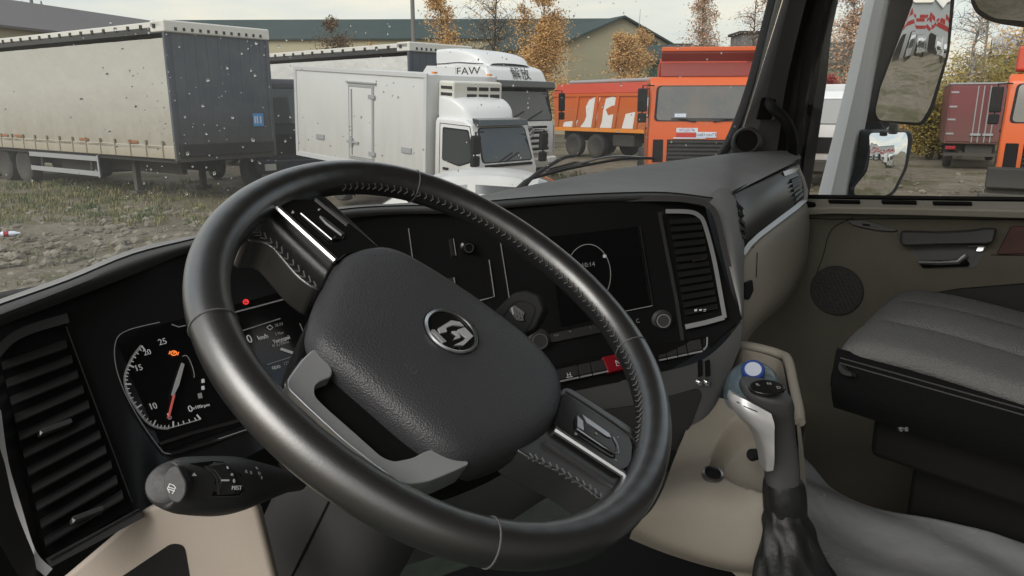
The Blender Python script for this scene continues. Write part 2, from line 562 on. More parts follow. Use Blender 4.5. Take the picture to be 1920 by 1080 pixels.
slab('sill_strip', [D(1478, 371, .03), D(2300, 382, .03), D(2300, 404, .06), D(1930, 396, .06), D(1700, 391, .06), D(1560, 389, .06), D(1500, 392, .06), D(1478, 393, .06)], .02, doorsill_lit, door, bevel=.004)
for a, b, y in ((1552, 1612, 377), (1652, 1718, 378), (1748, 1822, 380)):
    slab('demister_slot', rnd([D(a, y - 3, .046), D(b, y - 2, .046), D(b + 1, y + 2, .052), D(a + 2, y + 1, .052)], .003), .006, black, door)
slab('sill_cup', rnd([D(1505, 377, .048), D(1528, 379, .048), D(1530, 384, .056), D(1512, 387, .060), D(1500, 386, .060)], .008), .006, black, door)
slab('window_rubber', [D(1478, 364, .012), D(2300, 373, .012), D(2300, 381, .014), D(1478, 370, .014)], .02, rubber, door, bevel=.002)
mesh('door_window', [onpl(x, y, cab(1.89, 0, 0), dn) for x, y in ((1470, 374), (2500, 384), (2500, -420), (1640, -420))], [(0, 1, 2, 3)], glass_d, door)
ribbon('panel_seam', dS, [(1480, 408), (1560, 411), (1700, 410), (1960, 412)], 1.6, black, door, .001)
ribbon('panel_seam', dS, [(1600, 408), (1565, 425), (1552, 445), (1546, 470), (1536, 500), (1520, 540)], 1.6, black, door, .001, smooth=4)
sw = slab('window_switch_pod', rnd([dS(1588, 414, .012), dS(1620, 413, .012), dS(1668, 426, .012), dS(1684, 431, .012), dS(1676, 434, .016), dS(1640, 431, .016), dS(1600, 422, .016)], .006), .018, darkpl, door, bevel=.002)
slab('window_switch', rnd([dS(1616, 419, .016), dS(1630, 420, .016), dS(1632, 424, .018), dS(1618, 423, .018)], .002), .006, black, sw)
slab('window_switch', rnd([dS(1636, 422, .016), dS(1644, 423, .016), dS(1646, 427, .018), dS(1638, 426, .018)], .002), .006, midpl, sw)
# grab handle bar and the opener pocket under it
hb = MB()
P = [(1688, 433, 459), (1700, 432, 461), (1760, 434, 459), (1820, 431, 458), (1846, 427, 458), (1870, 427, 455)]
vs = []
for x, a, b in P:
    vs += [dS(x, a, .012), dS(x, a, .055), dS(x - (7 if x > 1850 else 0), b, .060), dS(x - (7 if x > 1850 else 0), b, .012)]
fs = []
for i in range(len(P) - 1):
    for k in range(4):
        fs.append((i * 4 + k, i * 4 + (k + 1) % 4, i * 4 + 4 + (k + 1) % 4, i * 4 + 4 + k))
fs += [(0, 1, 2, 3), tuple(range(len(vs) - 4, len(vs)))]
mesh('grab_bar', vs, fs, darkpl, door, bevel=.006)
pk = slab('opener_pocket', rnd([dS(1704, 458, .004), dS(1852, 457, .004), dS(1832, 502, .004), dS(1728, 503, .004)], .012), .006, midpl, door)
slab('pocket_floor', rnd([dS(1712, 462, .005), dS(1838, 460, .005), dS(1822, 496, .005), dS(1732, 497, .005)], .012), .004, darkpl, pk)
MB().tube([dS(1723, 492, .018), dS(1760, 493, .020), dS(1796, 491, .020), dS(1812, 478, .020)], [.004, .0045, .005, .006], 8).build('door_opener', chrome, pk)
slab('opener_lever', rnd([dS(1724, 495, .02), dS(1812, 492, .02), dS(1818, 500, .012), dS(1730, 503, .012)], .004), .01, black, pk, bevel=.002)
slab('lock_tab', rnd([dS(1834, 463, .02), dS(1846, 463, .02), dS(1842, 471, .02), dS(1830, 471, .02)], .002), .008, satin, pk)
MB().tube([dS(1816, 461, .016), dS(1850, 461, .016)], .0025, 6).build('pocket_trim', chrome, pk)
slab('wood_insert', rnd([dS(1896, 424, .008), dS(2060, 420, .008), dS(2060, 474, .008), dS(1868, 477, .008)], .006), .01, wood, door, bevel=.003)
ribbon('panel_seam', dS, [(1858, 478), (1960, 480)], 1.6, black, door, .001)
sg = MB()
cs = dS(1568, 545, .004)
sg.lathe([(.060, -.01), (.060, .0), (.058, .002), (.001, .002)], cs, -dn, 36)
grille = sg.build('speaker_grille', doordark, door)
hex_ = MB()
ex, ey = V(f_), V(Z)
for i in range(-5, 6):
    for j in range(-5, 6):
        a = i + (j % 2) * .5
        x, y = a * .0105, j * .0091
        if math.hypot(x, y) < .052:
            hex_.lathe([(.0049, .0), (.0047, .0022), (.0036, .0022), (.0034, .0006), (.0, .0006)], cs + ex * x + ey * y - dn * .002, -dn, 6)
hex_.build('grille_mesh', darkpl, grille, kind='stuff')
slab('lower_pocket', [dS(1738, 553, .012), dS(1800, 543, .012), dS(1940, 532, .012), dS(2200, 520, .012), dS(2200, 700, .0), dS(1738, 700, .0)], .01, doordark, door)

# --- floor and engine tunnel
FZ = -.74
floor = MB()
fold = [(1420, 770), (1508, 852), (1530, 872), (1560, 902), (1606, 930), (1660, 952), (1740, 975), (1800, 992), (1860, 1006), (1960, 1030), (2300, 1100)]
top = [onpl(x, y, CAM + Z * FZ, Z) for x, y in fold]
near = [onpl(x, y, CAM + Z * FZ, Z) for x, y in ((1100, 1080), (1300, 1160), (1500, 1260), (1560, 1300), (1640, 1350), (1720, 1400), (1800, 1420), (1900, 1440), (2000, 1480), (2200, 1540), (2500, 1600))]
rows = []
rows.append([t + r_ * .10 - Z * .30 for t in top])
rows.append([t + r_ * .03 - Z * .10 for t in top])
rows.append([t + r_ * .004 - Z * .012 for t in top])
rows.append([t - r_ * .02 for t in top])
for k in (.12, .35, .7, 1.0):
    rows.append([t.lerp(n, k) for t, n in zip(top, near)])
vs, fs = grid(rows, 4, 4)
for i, v in enumerate(vs):
    q = v - CAM
    v.z += .014 * math.sin(q.x * 15 + q.y * 7) * math.sin(q.x * 5 - q.y * 13 + 1) + .006 * math.sin(q.x * 40 + q.y * 31)
o = mesh('engine_tunnel_floor', vs, fs, vinyl)
o['kind'] = 'structure'
o = mesh('footwell_floor', *(lambda p, q: (p, q))([cab(r, f, -1.02 + .004 * ((i * 7) % 3)) for i, (r, f) in enumerate([(-.3, -1.0), (1.95, -1.0), (1.95, 1.38), (-.3, 1.38)])], [(0, 1, 2, 3)]), carpet)
o['kind'] = 'structure'

mat_pts = [onpl(x, y, CAM + Z * (FZ + .004), Z) for x, y in ((1120, 985), (1212, 980), (1330, 1030), (1440, 1052), (1470, 1060), (1500, 1110), (1560, 1300), (900, 1300), (800, 1100))]
fm = MB().prism(mat_pts, (0, 0, .012)).build('floor_mat', black, bevel=.004)
fm['label'] = 'black rubber floor mat under the steering wheel beside the console'
fm['category'] = 'floor mat'
# --- passenger seat
seat = thing('passenger_seat', 'grey fabric passenger seat cushion with dark sides beside the beige door', 'seat', cab(1.55, .0, -1.0), world=True)
S0 = at(1588, 640, 1.25)
def sq(a, b, c): return S0 - f_ * a + r_ * b + Z * (c - .10 * a)     # a back from the front edge, b across, c up
rows = []
for a, dz, w0 in ((-.004, -.036, .01), (-.012, -.022, .004), (.0, -.008, .0), (.03, .006, -.003), (.10, .012, -.006), (.18, .010, -.008), (.28, .004, -.008), (.40, .0, -.006), (.52, .0, -.004)):
    row = []
    for b, c in ((.006, -.034), (-.001, -.024), (.004, -.010), (.02, 0), (.08, .004), (.145, .003), (.165, -.011 if a > .09 else .0), (.185, .004 if a > .09 else .002), (.25, .012 if a > .05 else .003), (.31, .004), (.33, -.002 if a > .09 else 0), (.35, .002), (.42, .004), (.455, -.002), (.475, -.015), (.478, -.034)):
        row.append(sq(a, b + (w0 if b < .2 else -w0), c + dz if a < .02 else c + dz * (1 if c > -.05 else 0)))
    rows.append(row)
vs, fs = grid(rows, 3, 3)
mesh('cushion_cover', vs, fs, fabric, seat, ang=70)
rows = []
for a in (-.014, .0, .1, .25, .4, .52):
    rows.append([sq(a, .001, -.016), sq(a, -.008, -.024), sq(a, -.014, -.05), sq(a, -.010, -.09), sq(a, .02, -.13)])
vs, fs = grid(rows, 3, 3)
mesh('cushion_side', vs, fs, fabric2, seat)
rows = [[sq(-.015, -.006, -.04), sq(-.02, .2, -.04), sq(-.015, .484, -.04)], [sq(-.018, 0, -.085), sq(-.024, .2, -.085), sq(-.018, .48, -.085)], [sq(-.004, .02, -.13), sq(-.004, .2, -.13), sq(-.004, .46, -.13)]]
vs, fs = grid(rows, 3, 3)
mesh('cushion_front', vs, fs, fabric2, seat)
for zz in (-.028, -.036):
    MB().tube([sq(a, -.0105 - (.003 if zz < -.03 else 0), zz) for a in (-.005, .05, .15, .3, .5)], .0016, 5).build('side_seam', darkpl, seat)
mb = MB()
p = [sq(.04, .09, -.14), sq(.52, .09, -.14), sq(.52, .45, -.14), sq(.04, .45, -.14)]
mb.prism(p, (0, 0, -.09)).build('seat_pan', black, seat, bevel=.012)
mb = MB().prism([sq(.10, .19, -.23), sq(.52, .19, -.23), sq(.52, .42, -.23), sq(.10, .42, -.23)], (0, 0, -.42))
mb.build('seat_plinth', black, seat, bevel=.01)
for a in (.05, .0):
    MB().lathe([(.003, 0), (.004, .002), (.004, .006), (.002, .007)], at(1696 - 10 * (a > 0), 802, 1.16), -f_ - r_, 10).build('seat_bolt', steel, seat)
slab('lever_handle', rnd([at(1573, 680, 1.235), at(1580, 692, 1.225), at(1596, 700, 1.215), at(1596, 706, 1.215), at(1578, 702, 1.225), at(1571, 690, 1.235)], .006), .014, darkpl, seat)
mb = MB()
rows = []
for z, d in ((-.06, .0), (.1, .02), (.3, .04), (.5, .07), (.62, .10)):
    rows.append([sq(.50 + d, b, z + .05) + f_ * k for b, k in ((.0, -.02), (.02, .02), (.12, .0), (.24, -.012), (.36, .0), (.46, .02), (.48, -.02))])
vs, fs = grid(rows, 3, 3)
n = len(vs)
vs = vs + [v - f_ * .10 for v in vs]
fs = fs + [[i + n for i in q] for q in fs]
mesh('backrest', vs, fs, fabric, seat)

# --- dashboard
dash = thing('dashboard', 'black and grey truck dashboard with gauges, display, slatted vents and soft grey top', 'dashboard', cab(.9, .9, -.9), world=True)
A = [(-90, 655, .64), (0, 612, .70), (130, 562, .77), (250, 515, .83), (365, 470, .90), (500, 440, .97), (640, 412, 1.05), (740, 402, 1.10), (860, 400, 1.14), (930, 392, 1.165), (1030, 383, 1.19), (1150, 377, 1.225), (1250, 376, 1.25), (1318, 388, 1.265)]
B = [(-90, 628, .635), (0, 590, .69), (130, 540, .76), (250, 493, .825), (365, 457, .895), (500, 427, .965), (640, 400, 1.045), (740, 393, 1.095), (860, 391, 1.135), (930, 384, 1.16), (1030, 376, 1.185), (1150, 370, 1.22), (1250, 369, 1.245), (1326, 380, 1.26)]
Cc = [(-90, 606, .66), (0, 573, .715), (130, 527, .785), (250, 478, .85), (365, 449, .92), (500, 417, .99), (640, 394, 1.07), (740, 387, 1.12), (860, 385, 1.155), (930, 377, 1.18), (1030, 369, 1.205), (1150, 363, 1.24), (1250, 362, 1.265), (1336, 372, 1.28)]
Cd = [(-90, 596, .70), (0, 567, .755), (130, 520, .825), (250, 472, .89), (365, 445, .96), (500, 414, 1.03), (640, 391, 1.11), (740, 385, 1.17), (860, 379, 1.22), (930, 369, 1.26), (1030, 357, 1.30), (1150, 344, 1.36), (1250, 336, 1.40), (1345, 340, 1.41)]
Dd = [(-90, 594, .76), (0, 562, .80), (130, 516, .87), (250, 468, .94), (365, 442, 1.01), (500, 412, 1.08), (640, 389, 1.16), (740, 383, 1.23), (860, 374, 1.32), (930, 361, 1.37), (1030, 340, 1.46), (1150, 318, 1.56), (1250, 303, 1.63), (1352, 290, 1.69)]
Ee = [(x, y + 22, d + .22) for x, y, d in Dd]
def px3(L): return [at(*q) for q in L]
vs, fs = grid([px3(A), px3(B), px3(Cc)], 4, 4)
mesh('front_roll', vs, fs, dashroll, dash, ang=70)
Cg = [at(x, y - 1.5, d + .004) for x, y, d in Cc]
ptop = [[(1374, 363, 1.365), (1392, 353, 1.40), (1440, 329, 1.50), (1480, 309, 1.62), (1500, 299, 1.72)],
        [(1378, 336, 1.46), (1394, 330, 1.50), (1440, 316, 1.58), (1480, 302, 1.67), (1502, 294, 1.76)],
        [(1378, 287, 1.71), (1400, 285, 1.725), (1440, 283, 1.75), (1474, 283, 1.78), (1494, 288, 1.82)]]
ptop.append([(x, y + 20, d + .20) for x, y, d in ptop[2]])
vs, fs = grid([Cg + px3(ptop[0]), px3(Cd) + px3(ptop[1]), px3(Dd) + px3(ptop[2]), px3(Ee) + px3(ptop[3])], 4, 5)
mesh('top_pad', vs, fs, dashtop, dash, ang=80)
MB().tube(cat([at(x, y - .5, d + .001) for x, y, d in Cc], 4), .0016, 6).build('pad_seam', rubber, dash)
# fascia: one curved black face under the roll
up_ = [(-90, 650, .66), (0, 606, .715), (130, 556, .785), (250, 510, .84), (365, 466, .91), (500, 436, .98), (640, 409, 1.06), (780, 398, 1.125), (930, 388, 1.175), (1100, 378, 1.215), (1240, 375, 1.255), (1322, 386, 1.275)]
lo_ = [(40, 1130, .60), (115, 1050, .63), (262, 966, .70), (330, 930, .76), (480, 848, .84), (580, 800, .94), (680, 780, 1.0), (800, 770, 1.04), (960, 755, 1.08), (1130, 722, 1.12), (1260, 692, 1.16), (1392, 598, 1.20)]
rows = []
for k in (0, .15, .4, .7, 1):
    rows.append([at(*[a + (b - a) * k for a, b in zip(p, q)]) + V((0, cP, -sP)) * (.018 * math.sin(math.pi * k)) for p, q in zip(up_, lo_)])
vs, fs = grid(rows, 5, 4)
S = Surf(vs, fs)
mesh('fascia', vs, fs, fascia_m, dash)
def line(pts, wpx, m, name='trim_line', par=None, off=.0016, th=.0015, smooth=0, closed=False):
    return ribbon(name, S, pts, wpx, m, par or dash, off, closed, th, smooth)
def pan(name, pts, t, m, par=None, off=.002, r=0, **k):
    P = [S(x, y, off) for x, y in pts]
    if r: P = rnd(P, r)
    return slab(name, P, t, m, par or dash, **k)
def base(name, quad, m, off, par=None, n=10):            # dark backing that follows the curved fascia
    (x0, y0), (x1, y1), (x2, y2), (x3, y3) = quad
    vs, fs = [], []
    for j in range(n + 1):
        for i in range(n + 1):
            a, b_ = i / n, j / n
            vs.append(S((x0 * (1 - a) + x1 * a) * (1 - b_) + (x3 * (1 - a) + x2 * a) * b_, (y0 * (1 - a) + y1 * a) * (1 - b_) + (y3 * (1 - a) + y2 * a) * b_, off))
    for j in range(n):
        for i in range(n): fs.append((j * (n + 1) + i, j * (n + 1) + i + 1, (j + 1) * (n + 1) + i + 1, (j + 1) * (n + 1) + i))
    return mesh(name, vs, fs, m, par or dash)
# left air vent
lv = base('side_air_vent', [(0, 648), (122, 600), (250, 952), (80, 1056)], black, .002)
line([(-6, 664), (20, 636), (60, 616), (128, 596)], 18, midpl, 'vent_frame', lv, .012, .01, 4)
line([(-8, 770), (6, 868), (30, 950), (58, 1037), (92, 1074)], 20, silver_p, 'vent_frame', lv, .016, .012, 4)
line([(90, 1056), (265, 962)], 19, midpl, 'vent_frame', lv, .015, .012)
line([(94, 1048), (264, 955)], 2.5, dimchrome, 'vent_frame', lv, .017, .004)
line([(124, 612), (168, 730), (212, 846), (248, 942)], 2.6, dimchrome, 'vent_frame', lv, .008, .004, 3)
for k in range(11):
    t = k / 10
    xl, yl, xr, yr = 6 + 80 * t, 690 + 330 * t, 126 + 106 * t, 648 + 282 * t
    mb = MB()
    a, b = S(xl, yl + 6, .013), S(xr, yr + 6, .013)
    c, d = S(xr - 3, yr - 9, .004), S(xl - 3, yl - 9, .004)
    mb.prism([a, b, c, d], (b - a).cross(d - a).normalized() * .0018).build('slat', slat_m, lv, smooth=False)
for x, y in ((108, 797), (168, 960)):
    pan('vent_tab', [(x - 34, y + 8), (x + 26, y - 14), (x + 29, y - 5), (x - 30, y + 17)], .008, midpl, lv, .018, .002, bevel=.001)
pan('vent_mark', [(x - 32, y + 12), (x - 26, y + 15), (x - 31, y + 20)], .001, whiteprint, lv, .0195)
pan('vent_mark', [(76, 808), (80, 811), (76, 815)], .001, whiteprint, lv, .0195)
# instrument cluster
cl = base('instrument_cluster', [(216, 632), (700, 500), (740, 700), (310, 846)], screen_m, .0015)
line([(300, 604), (240, 619), (217, 640), (218, 690), (244, 756), (292, 830), (322, 851), (400, 826), (478, 800)], 1.6, dimprint, 'cluster_edge', cl, .003, .001, 4)
line([(300, 832), (360, 812), (450, 788)], 6, dimchrome, 'cluster_edge', cl, .0034)
line([(320, 851), (400, 828), (480, 800)], 5, dimchrome, 'cluster_edge', cl, .0036)
line([(322, 608), (335, 613), (348, 610)], 2, dimprint, 'cluster_edge', cl, .003)
tach = [(265, 648), (250, 668), (238, 692), (234, 712), (240, 738), (256, 765), (274, 789), (294, 801), (316, 803), (345, 795), (376, 786)]
line(tach[:9], 5.0, dimprint, 'dial_arc', cl, .0034, .001, 3)
line(tach[8:], 2.2, dimprint, 'dial_arc', cl, .0034, .001, 3)
pc = cat([V((x, y, 0)) for x, y in tach], 6)
mb = MB()
for k in range(0, len(pc), 2):
    p = pc[k]
    q = V((322, 722, 0)) - p
    q.normalize()
    L = 11 if k % 10 == 0 else 6
    a, b, c = p, p + q * L, V((-q.y, q.x, 0)) * (1.4 if k % 10 == 0 else .8)
    mb.prism([S(a.x + c.x, a.y + c.y, .0037), S(b.x + c.x, b.y + c.y, .0037), S(b.x - c.x, b.y - c.y, .0037), S(a.x - c.x, a.y - c.y, .0037)], V((0, .0004, 0)))
mb.build('dial_ticks', whiteprint, cl, smooth=False, kind='stuff')
def ct(body, x, y, h, m=whiteprint, par=None, dx=14, sl=-.22, off=.0036, sx=1.0):
    return stext(S, body, (x - dx / 2, y - sl * dx / 2), (x + dx / 2, y + sl * dx / 2), h, m, par or cl, off, 'lettering', sx)
for b, x, y, h in (('25', 305, 641, 12), ('20', 276, 661, 11), ('15', 260, 690, 12), ('10', 287, 762, 13), ('5', 318, 781, 13), ('0', 357, 767, 13), ('x100rpm', 377, 762, 6.5)):
    ct(b, x, y, h)
mb = MB()
a, b = S(344, 682, .005), S(326, 738, .005)
pan('gauge_needle', [(341, 680), (346, 683), (336, 722), (326, 742), (322, 740), (330, 712)], .002, silver_p, cl, .0065)
pan('gauge_needle', [(326, 738), (329, 740), (318, 783), (315, 783)], .002, redneedle, cl, .0062)
def ring(x, y, rx, ry, wpx, m, par, off=.0036, name='lamp_ring', n=14, a0=0, a1=360):
    full = (a1 - a0) >= 360
    P = [(x + rx * math.cos(math.radians(a0 + (a1 - a0) * k / n)), y + ry * math.sin(math.radians(a0 + (a1 - a0) * k / n))) for k in range(n if full else n + 1)]
    return ribbon(name, S, P, wpx, m, par, off, full, .001)
ring(326, 662, 5.5, 4, 1.8, amberlamp, cl, name='warning_lamp')
line([(317, 664), (319, 658)], 1.6, amberlamp, 'warning_lamp', cl, .0036)
line([(335, 660), (333, 666)], 1.6, amberlamp, 'warning_lamp', cl, .0036)
line([(324, 662), (329, 661)], 2, amberlamp, 'warning_lamp', cl, .0036)
ring(461, 566, 4.6, 4, 2.6, redlamp, cl, name='warning_lamp')
line([(459, 566), (464, 565)], 2.4, redlamp, 'warning_lamp', cl, .0036)
line([(342, 668), (350, 667), (358, 680), (364, 700), (364, 708)], 1.6, dimprint, 'dial_arc', cl, .0036, .001, 3)
for x, y in ((381, 714), (381, 727)): pan('fuel_mark', [(x - 3, y - 3), (x + 2, y - 4), (x + 3, y + 3), (x - 2, y + 4)], .001, whiteprint, cl, .0036)
pan('fuel_icon', [(371, 738), (378, 736), (380, 746), (373, 747)], .001, dimprint, cl, .0036)
line([(430, 588), (484, 574), (536, 560), (545, 550)], 2.8, dimprint, 'cluster_edge', cl, .0032)
line([(442, 624), (526, 597)], 2, dimprint, 'display_line', cl, .0032)
line([(500, 684), (556, 666)], 1.8, dimprint, 'display_line', cl, .0032)
line([(562, 606), (572, 630)], 1.8, dimprint, 'display_line', cl, .0032)
ct('0', 468, 636, 17, sl=-.2)
ct('km/h', 493, 632, 9, sl=-.24)
ring(506, 614, 6, 4.5, 1.6, whiteprint, cl, name='battery_icon', n=4)
ct('28.1V', 523, 609, 6, dimprint)
ct('5.9bar', 524, 625, 6, dimprint)
ct('Текущий', 528, 637, 7, whiteprint, sl=-.3)
ct('48.3L/100km', 526, 645, 6, dimprint, sl=-.3)
pan('trip_icon', [(528, 652), (552, 660), (549, 664), (526, 656)], .001, whiteprint, cl, .0036)
ct('ODO', 518, 689, 6.5, whiteprint)
ct('12387 km', 545, 680, 6, dimprint)
# centre display
sc = base('centre_display', [(1030, 444), (1202, 424), (1226, 573), (1052, 612)], screen_m, .0025)
line([(1200, 424), (1212, 500), (1224, 572)], 2.6, dimchrome, 'display_edge', sc, .005)
line([(1224, 573), (1150, 588)], 1.6, dimprint, 'display_edge', sc, .005)
ring(1103, 515, 42, 57, 1.5, dimprint, sc, .0055, 'clock_ring', 44)
pan('clock_dot', [(1131, 477), (1137, 478), (1137, 483), (1131, 483)], .001, whiteprint, sc, .006)
stext(S, '10:14', (1090, 498), (1116, 495), 9, dimprint, sc, .0055)
def knob(x, y, rpx, name, par, m=darkpl):
    p = S(x, y, 0)
    d = (p - CAM).dot(V((0, cP, -sP)))
    ax = (CAM + V((.25, 0, -.1)) - p).normalized()
    R = rpx * d / F
    k = MB().lathe([(R * 1.5, .0), (R * 1.5, .006), (R * 1.05, .008), (R, .014), (R * .9, .016), (.0001, .016)], p, ax, 28).build(name, m, par)
    MB().lathe([(R * .98, .0155), (R * .98, .0172), (R * .84, .0172), (R * .84, .0155)], p, ax, 28).build('knob_ring', dimchrome, k)
    return k
knob(1240, 600, 13, 'volume_knob', dash)
knob(1008, 638, 15, 'mode_knob', dash)
bs = pan('button_strip', [(1030, 626), (1140, 602), (1144, 620), (1034, 642)], .006, darkpl, off=.007, r=.003, bevel=.001)
for b, x, y in (('<<', 1043, 629), ('+', 1069, 622), ('?', 1107, 615), ('>', 1120, 613)):
    stext(S, b, (x - 4, y + .8), (x + 4, y - .8), 6, dimprint, bs, .0075)
stext(S, 'C', (1192, 603), (1200, 601), 8, dimprint, dash, .003)
# switch row
swr = pan('switch_row', [(1010, 690), (1128, 666), (1322, 630), (1326, 655), (1236, 678), (1050, 716), (1010, 724)], .006, gloss, off=.005, r=.003, bevel=.001)
for i, (a, b) in enumerate(((1046, 1086), (1088, 1110), (1112, 1140), (1236, 1250), (1252, 1270), (1272, 1289), (1291, 1317))):
    def yb(x): return 716 - (x - 1050) * .212
    swb = pan('rocker_switch', [(a - 4, yb(a) - 24), (b - 4, yb(b) - 24), (b, yb(b) - 5), (a, yb(a) - 5)], .006, darkpl, swr, .011, .001, bevel=.0012)
    line([(a, yb(a) - 1), (b, yb(b) - 1)], 3.2, satin, 'switch_lip', swb, .0115, .003)
line([(1319, 656), (1325, 648), (1326, 632)], 3, satin, 'switch_lip', swr, .011, .003, 4)
hz = pan('hazard_switch', [(1130, 669), (1168, 661), (1176, 690), (1142, 698)], .01, hazred, swr, .014, .001, bevel=.0012)
line([(1154, 676), (1157, 686), (1166, 684), (1154, 676)], 1.6, whiteprint, 'hazard_mark', hz, .0145)
stext(S, 'H', (1061, 704), (1073, 702), 9, whiteprint, swr, .0125)
line([(1062, 708), (1074, 706)], 1.2, whiteprint, 'switch_mark', swr, .0125)
# small things between cluster and display
line([(845, 448), (850, 480)], 3.4, dimchrome, 'slot_edge', dash, .003)
line([(850, 447), (855, 479)], 1.6, dimprint, 'slot_edge', dash, .003)
knob(875, 463, 9, 'key_barrel', dash, gloss)
line([(766, 428), (774, 488)], 1.8, dimprint, 'panel_joint', dash, .002)
line([(936, 440), (952, 540), (958, 580)], 1.8, dimprint, 'panel_joint', dash, .002)
line([(917, 487), (927, 556), (905, 562), (882, 567)], 2.2, dimprint, 'tray_edge', dash, .003)
pan('card_slot', [(836, 522), (852, 520), (858, 560), (842, 564)], .004, darkpl, off=.005)
line([(851, 520), (857, 560)], 2.2, dimprint, 'tray_edge', dash, .0055)
# centre air vent with chrome bracket
cv = base('centre_air_vent', [(1246, 402), (1312, 402), (1354, 590), (1286, 606)], black, .002)
line([(1236, 398), (1250, 470), (1268, 560), (1280, 640)], 7, darkpl, 'vent_frame', cv, .006, .006)
for k in range(13):
    t = k / 12
    xl, yl, xr, yr = 1256 + 28 * t, 418 + 170 * t, 1314 + 32 * t, 414 + 162 * t
    a, b, c, d = S(xl, yl + 3, .012), S(xr, yr + 3, .012), S(xr - 1, yr - 5, .004), S(xl - 1, yl - 5, .004)
    MB().prism([a, b, c, d], (b - a).cross(d - a).normalized() * .0016).build('slat', slat_m, cv, smooth=False)
line([(1248, 396), (1292, 397), (1310, 404), (1321, 420), (1337, 478), (1349, 540), (1359, 596)], 8, satin, 'vent_bracket', cv, .016, .012, 4)
line([(1285, 613), (1322, 605), (1358, 595)], 9, satin, 'vent_bracket', cv, .016, .012)
line([(1298, 489), (1324, 485)], 3.5, dimchrome, 'vent_tab', cv, .016, .004)
for x in (1305, 1314, 1322): pan('vent_mark', [(x - 3, 580), (x + 2, 579), (x + 2, 583), (x - 3, 584)], .001, whiteprint, cv, .0135)
# frame corner of the binnacle, its side wall and lower dash
fr = [(1318, 380), (1340, 393), (1352, 430), (1372, 520), (1386, 580), (1380, 606), (1362, 616)]
ribbon('binnacle_frame', lambda x, y, o=0: at(x, y, 1.235 - o), [(930, 388), (1030, 379), (1150, 373), (1250, 372), (1300, 376), (1326, 384), (1344, 408), (1362, 484), (1384, 576), (1378, 604), (1350, 628), (1330, 650)], 11, darkpl, dash, 0, th=.03, smooth=4)
side = [[(1326, 376, 1.27), (1340, 392, 1.262), (1354, 440, 1.25), (1372, 520, 1.23), (1388, 590, 1.215), (1382, 640, 1.20)],
        [(1345, 356, 1.32), (1362, 380, 1.29), (1374, 440, 1.27), (1385, 520, 1.24), (1392, 580, 1.225), (1388, 645, 1.21)],
        [(1372, 352, 1.40), (1384, 385, 1.37), (1394, 450, 1.36), (1394, 520, 1.33), (1394, 580, 1.30), (1390, 650, 1.28)],
        [(1380, 350, 1.50), (1388, 385, 1.48), (1396, 450, 1.46), (1396, 520, 1.43), (1396, 580, 1.40), (1392, 650, 1.38)]]
vs, fs = grid([px3(x) for x in side], 4, 4)
mesh('binnacle_side', vs, fs, dashtop, dash)
low = [[(540, 800, .95), (700, 778, 1.01), (900, 760, 1.06), (1050, 738, 1.10), (1200, 706, 1.14), (1300, 682, 1.165), (1350, 650, 1.18), (1392, 600, 1.195)],
       [(540, 850, .95), (700, 830, 1.0), (900, 800, 1.05), (1050, 775, 1.09), (1200, 745, 1.13), (1300, 722, 1.15), (1346, 700, 1.165), (1386, 650, 1.185)],
       [(560, 950, .98), (700, 930, 1.03), (900, 880, 1.07), (1050, 840, 1.10), (1180, 800, 1.13), (1270, 780, 1.145), (1325, 770, 1.15), (1366, 705, 1.17)],
       [(580, 1040, 1.02), (700, 1020, 1.06), (900, 960, 1.10), (1050, 900, 1.12), (1180, 870, 1.14), (1250, 866, 1.145), (1292, 846, 1.15), (1332, 780, 1.16)],
       [(600, 1100, 1.10), (700, 1080, 1.12), (900, 1010, 1.15), (1050, 920, 1.17), (1180, 884, 1.18), (1250, 886, 1.18), (1284, 862, 1.18), (1318, 810, 1.18)]]
vs, fs = grid([px3(x) for x in low], 4, 4)
LS = Surf(vs, fs)
lowd = mesh('lower_panel', vs, fs, lowpl, dash)
def lpan(name, pts, t, m, off, r=.004, **k): return slab(name, rnd([LS(x, y, off) for x, y in pts], r), t, m, dash, **k)
lpan('storage_lid', [(1110, 772), (1200, 760), (1310, 728), (1318, 740), (1296, 800), (1252, 866), (1180, 872), (1100, 850)], .006, darkpl, .004, .012, bevel=.002)
for x in (1314, 1328):
    lpan('latch_slot', [(x - 5, 676), (x + 3, 674), (x + 4, 704), (x - 4, 706)], .004, black, .004, .002)
    MB().lathe([(.006, 0), (.006, .004), (.003, .007), (.0, .0075)], LS(x - 4, 716, .002), V((0, -1, .2)), 12).build('latch_screw', steel, dash)
MB().tube(cat([LS(1268, 880, .0), LS(1272, 884, .02), at(1276, 902, 1.12), at(1284, 910, 1.12), at(1288, 898, 1.12)], 4), .006, 8).build('bag_hook', rubber, dash)
MB().lathe([(.016, 0), (.016, .006), (.0, .007)], LS(1258, 862, .0), V((0, -1, .3)), 16).build('hook_boss', rubber, dash)
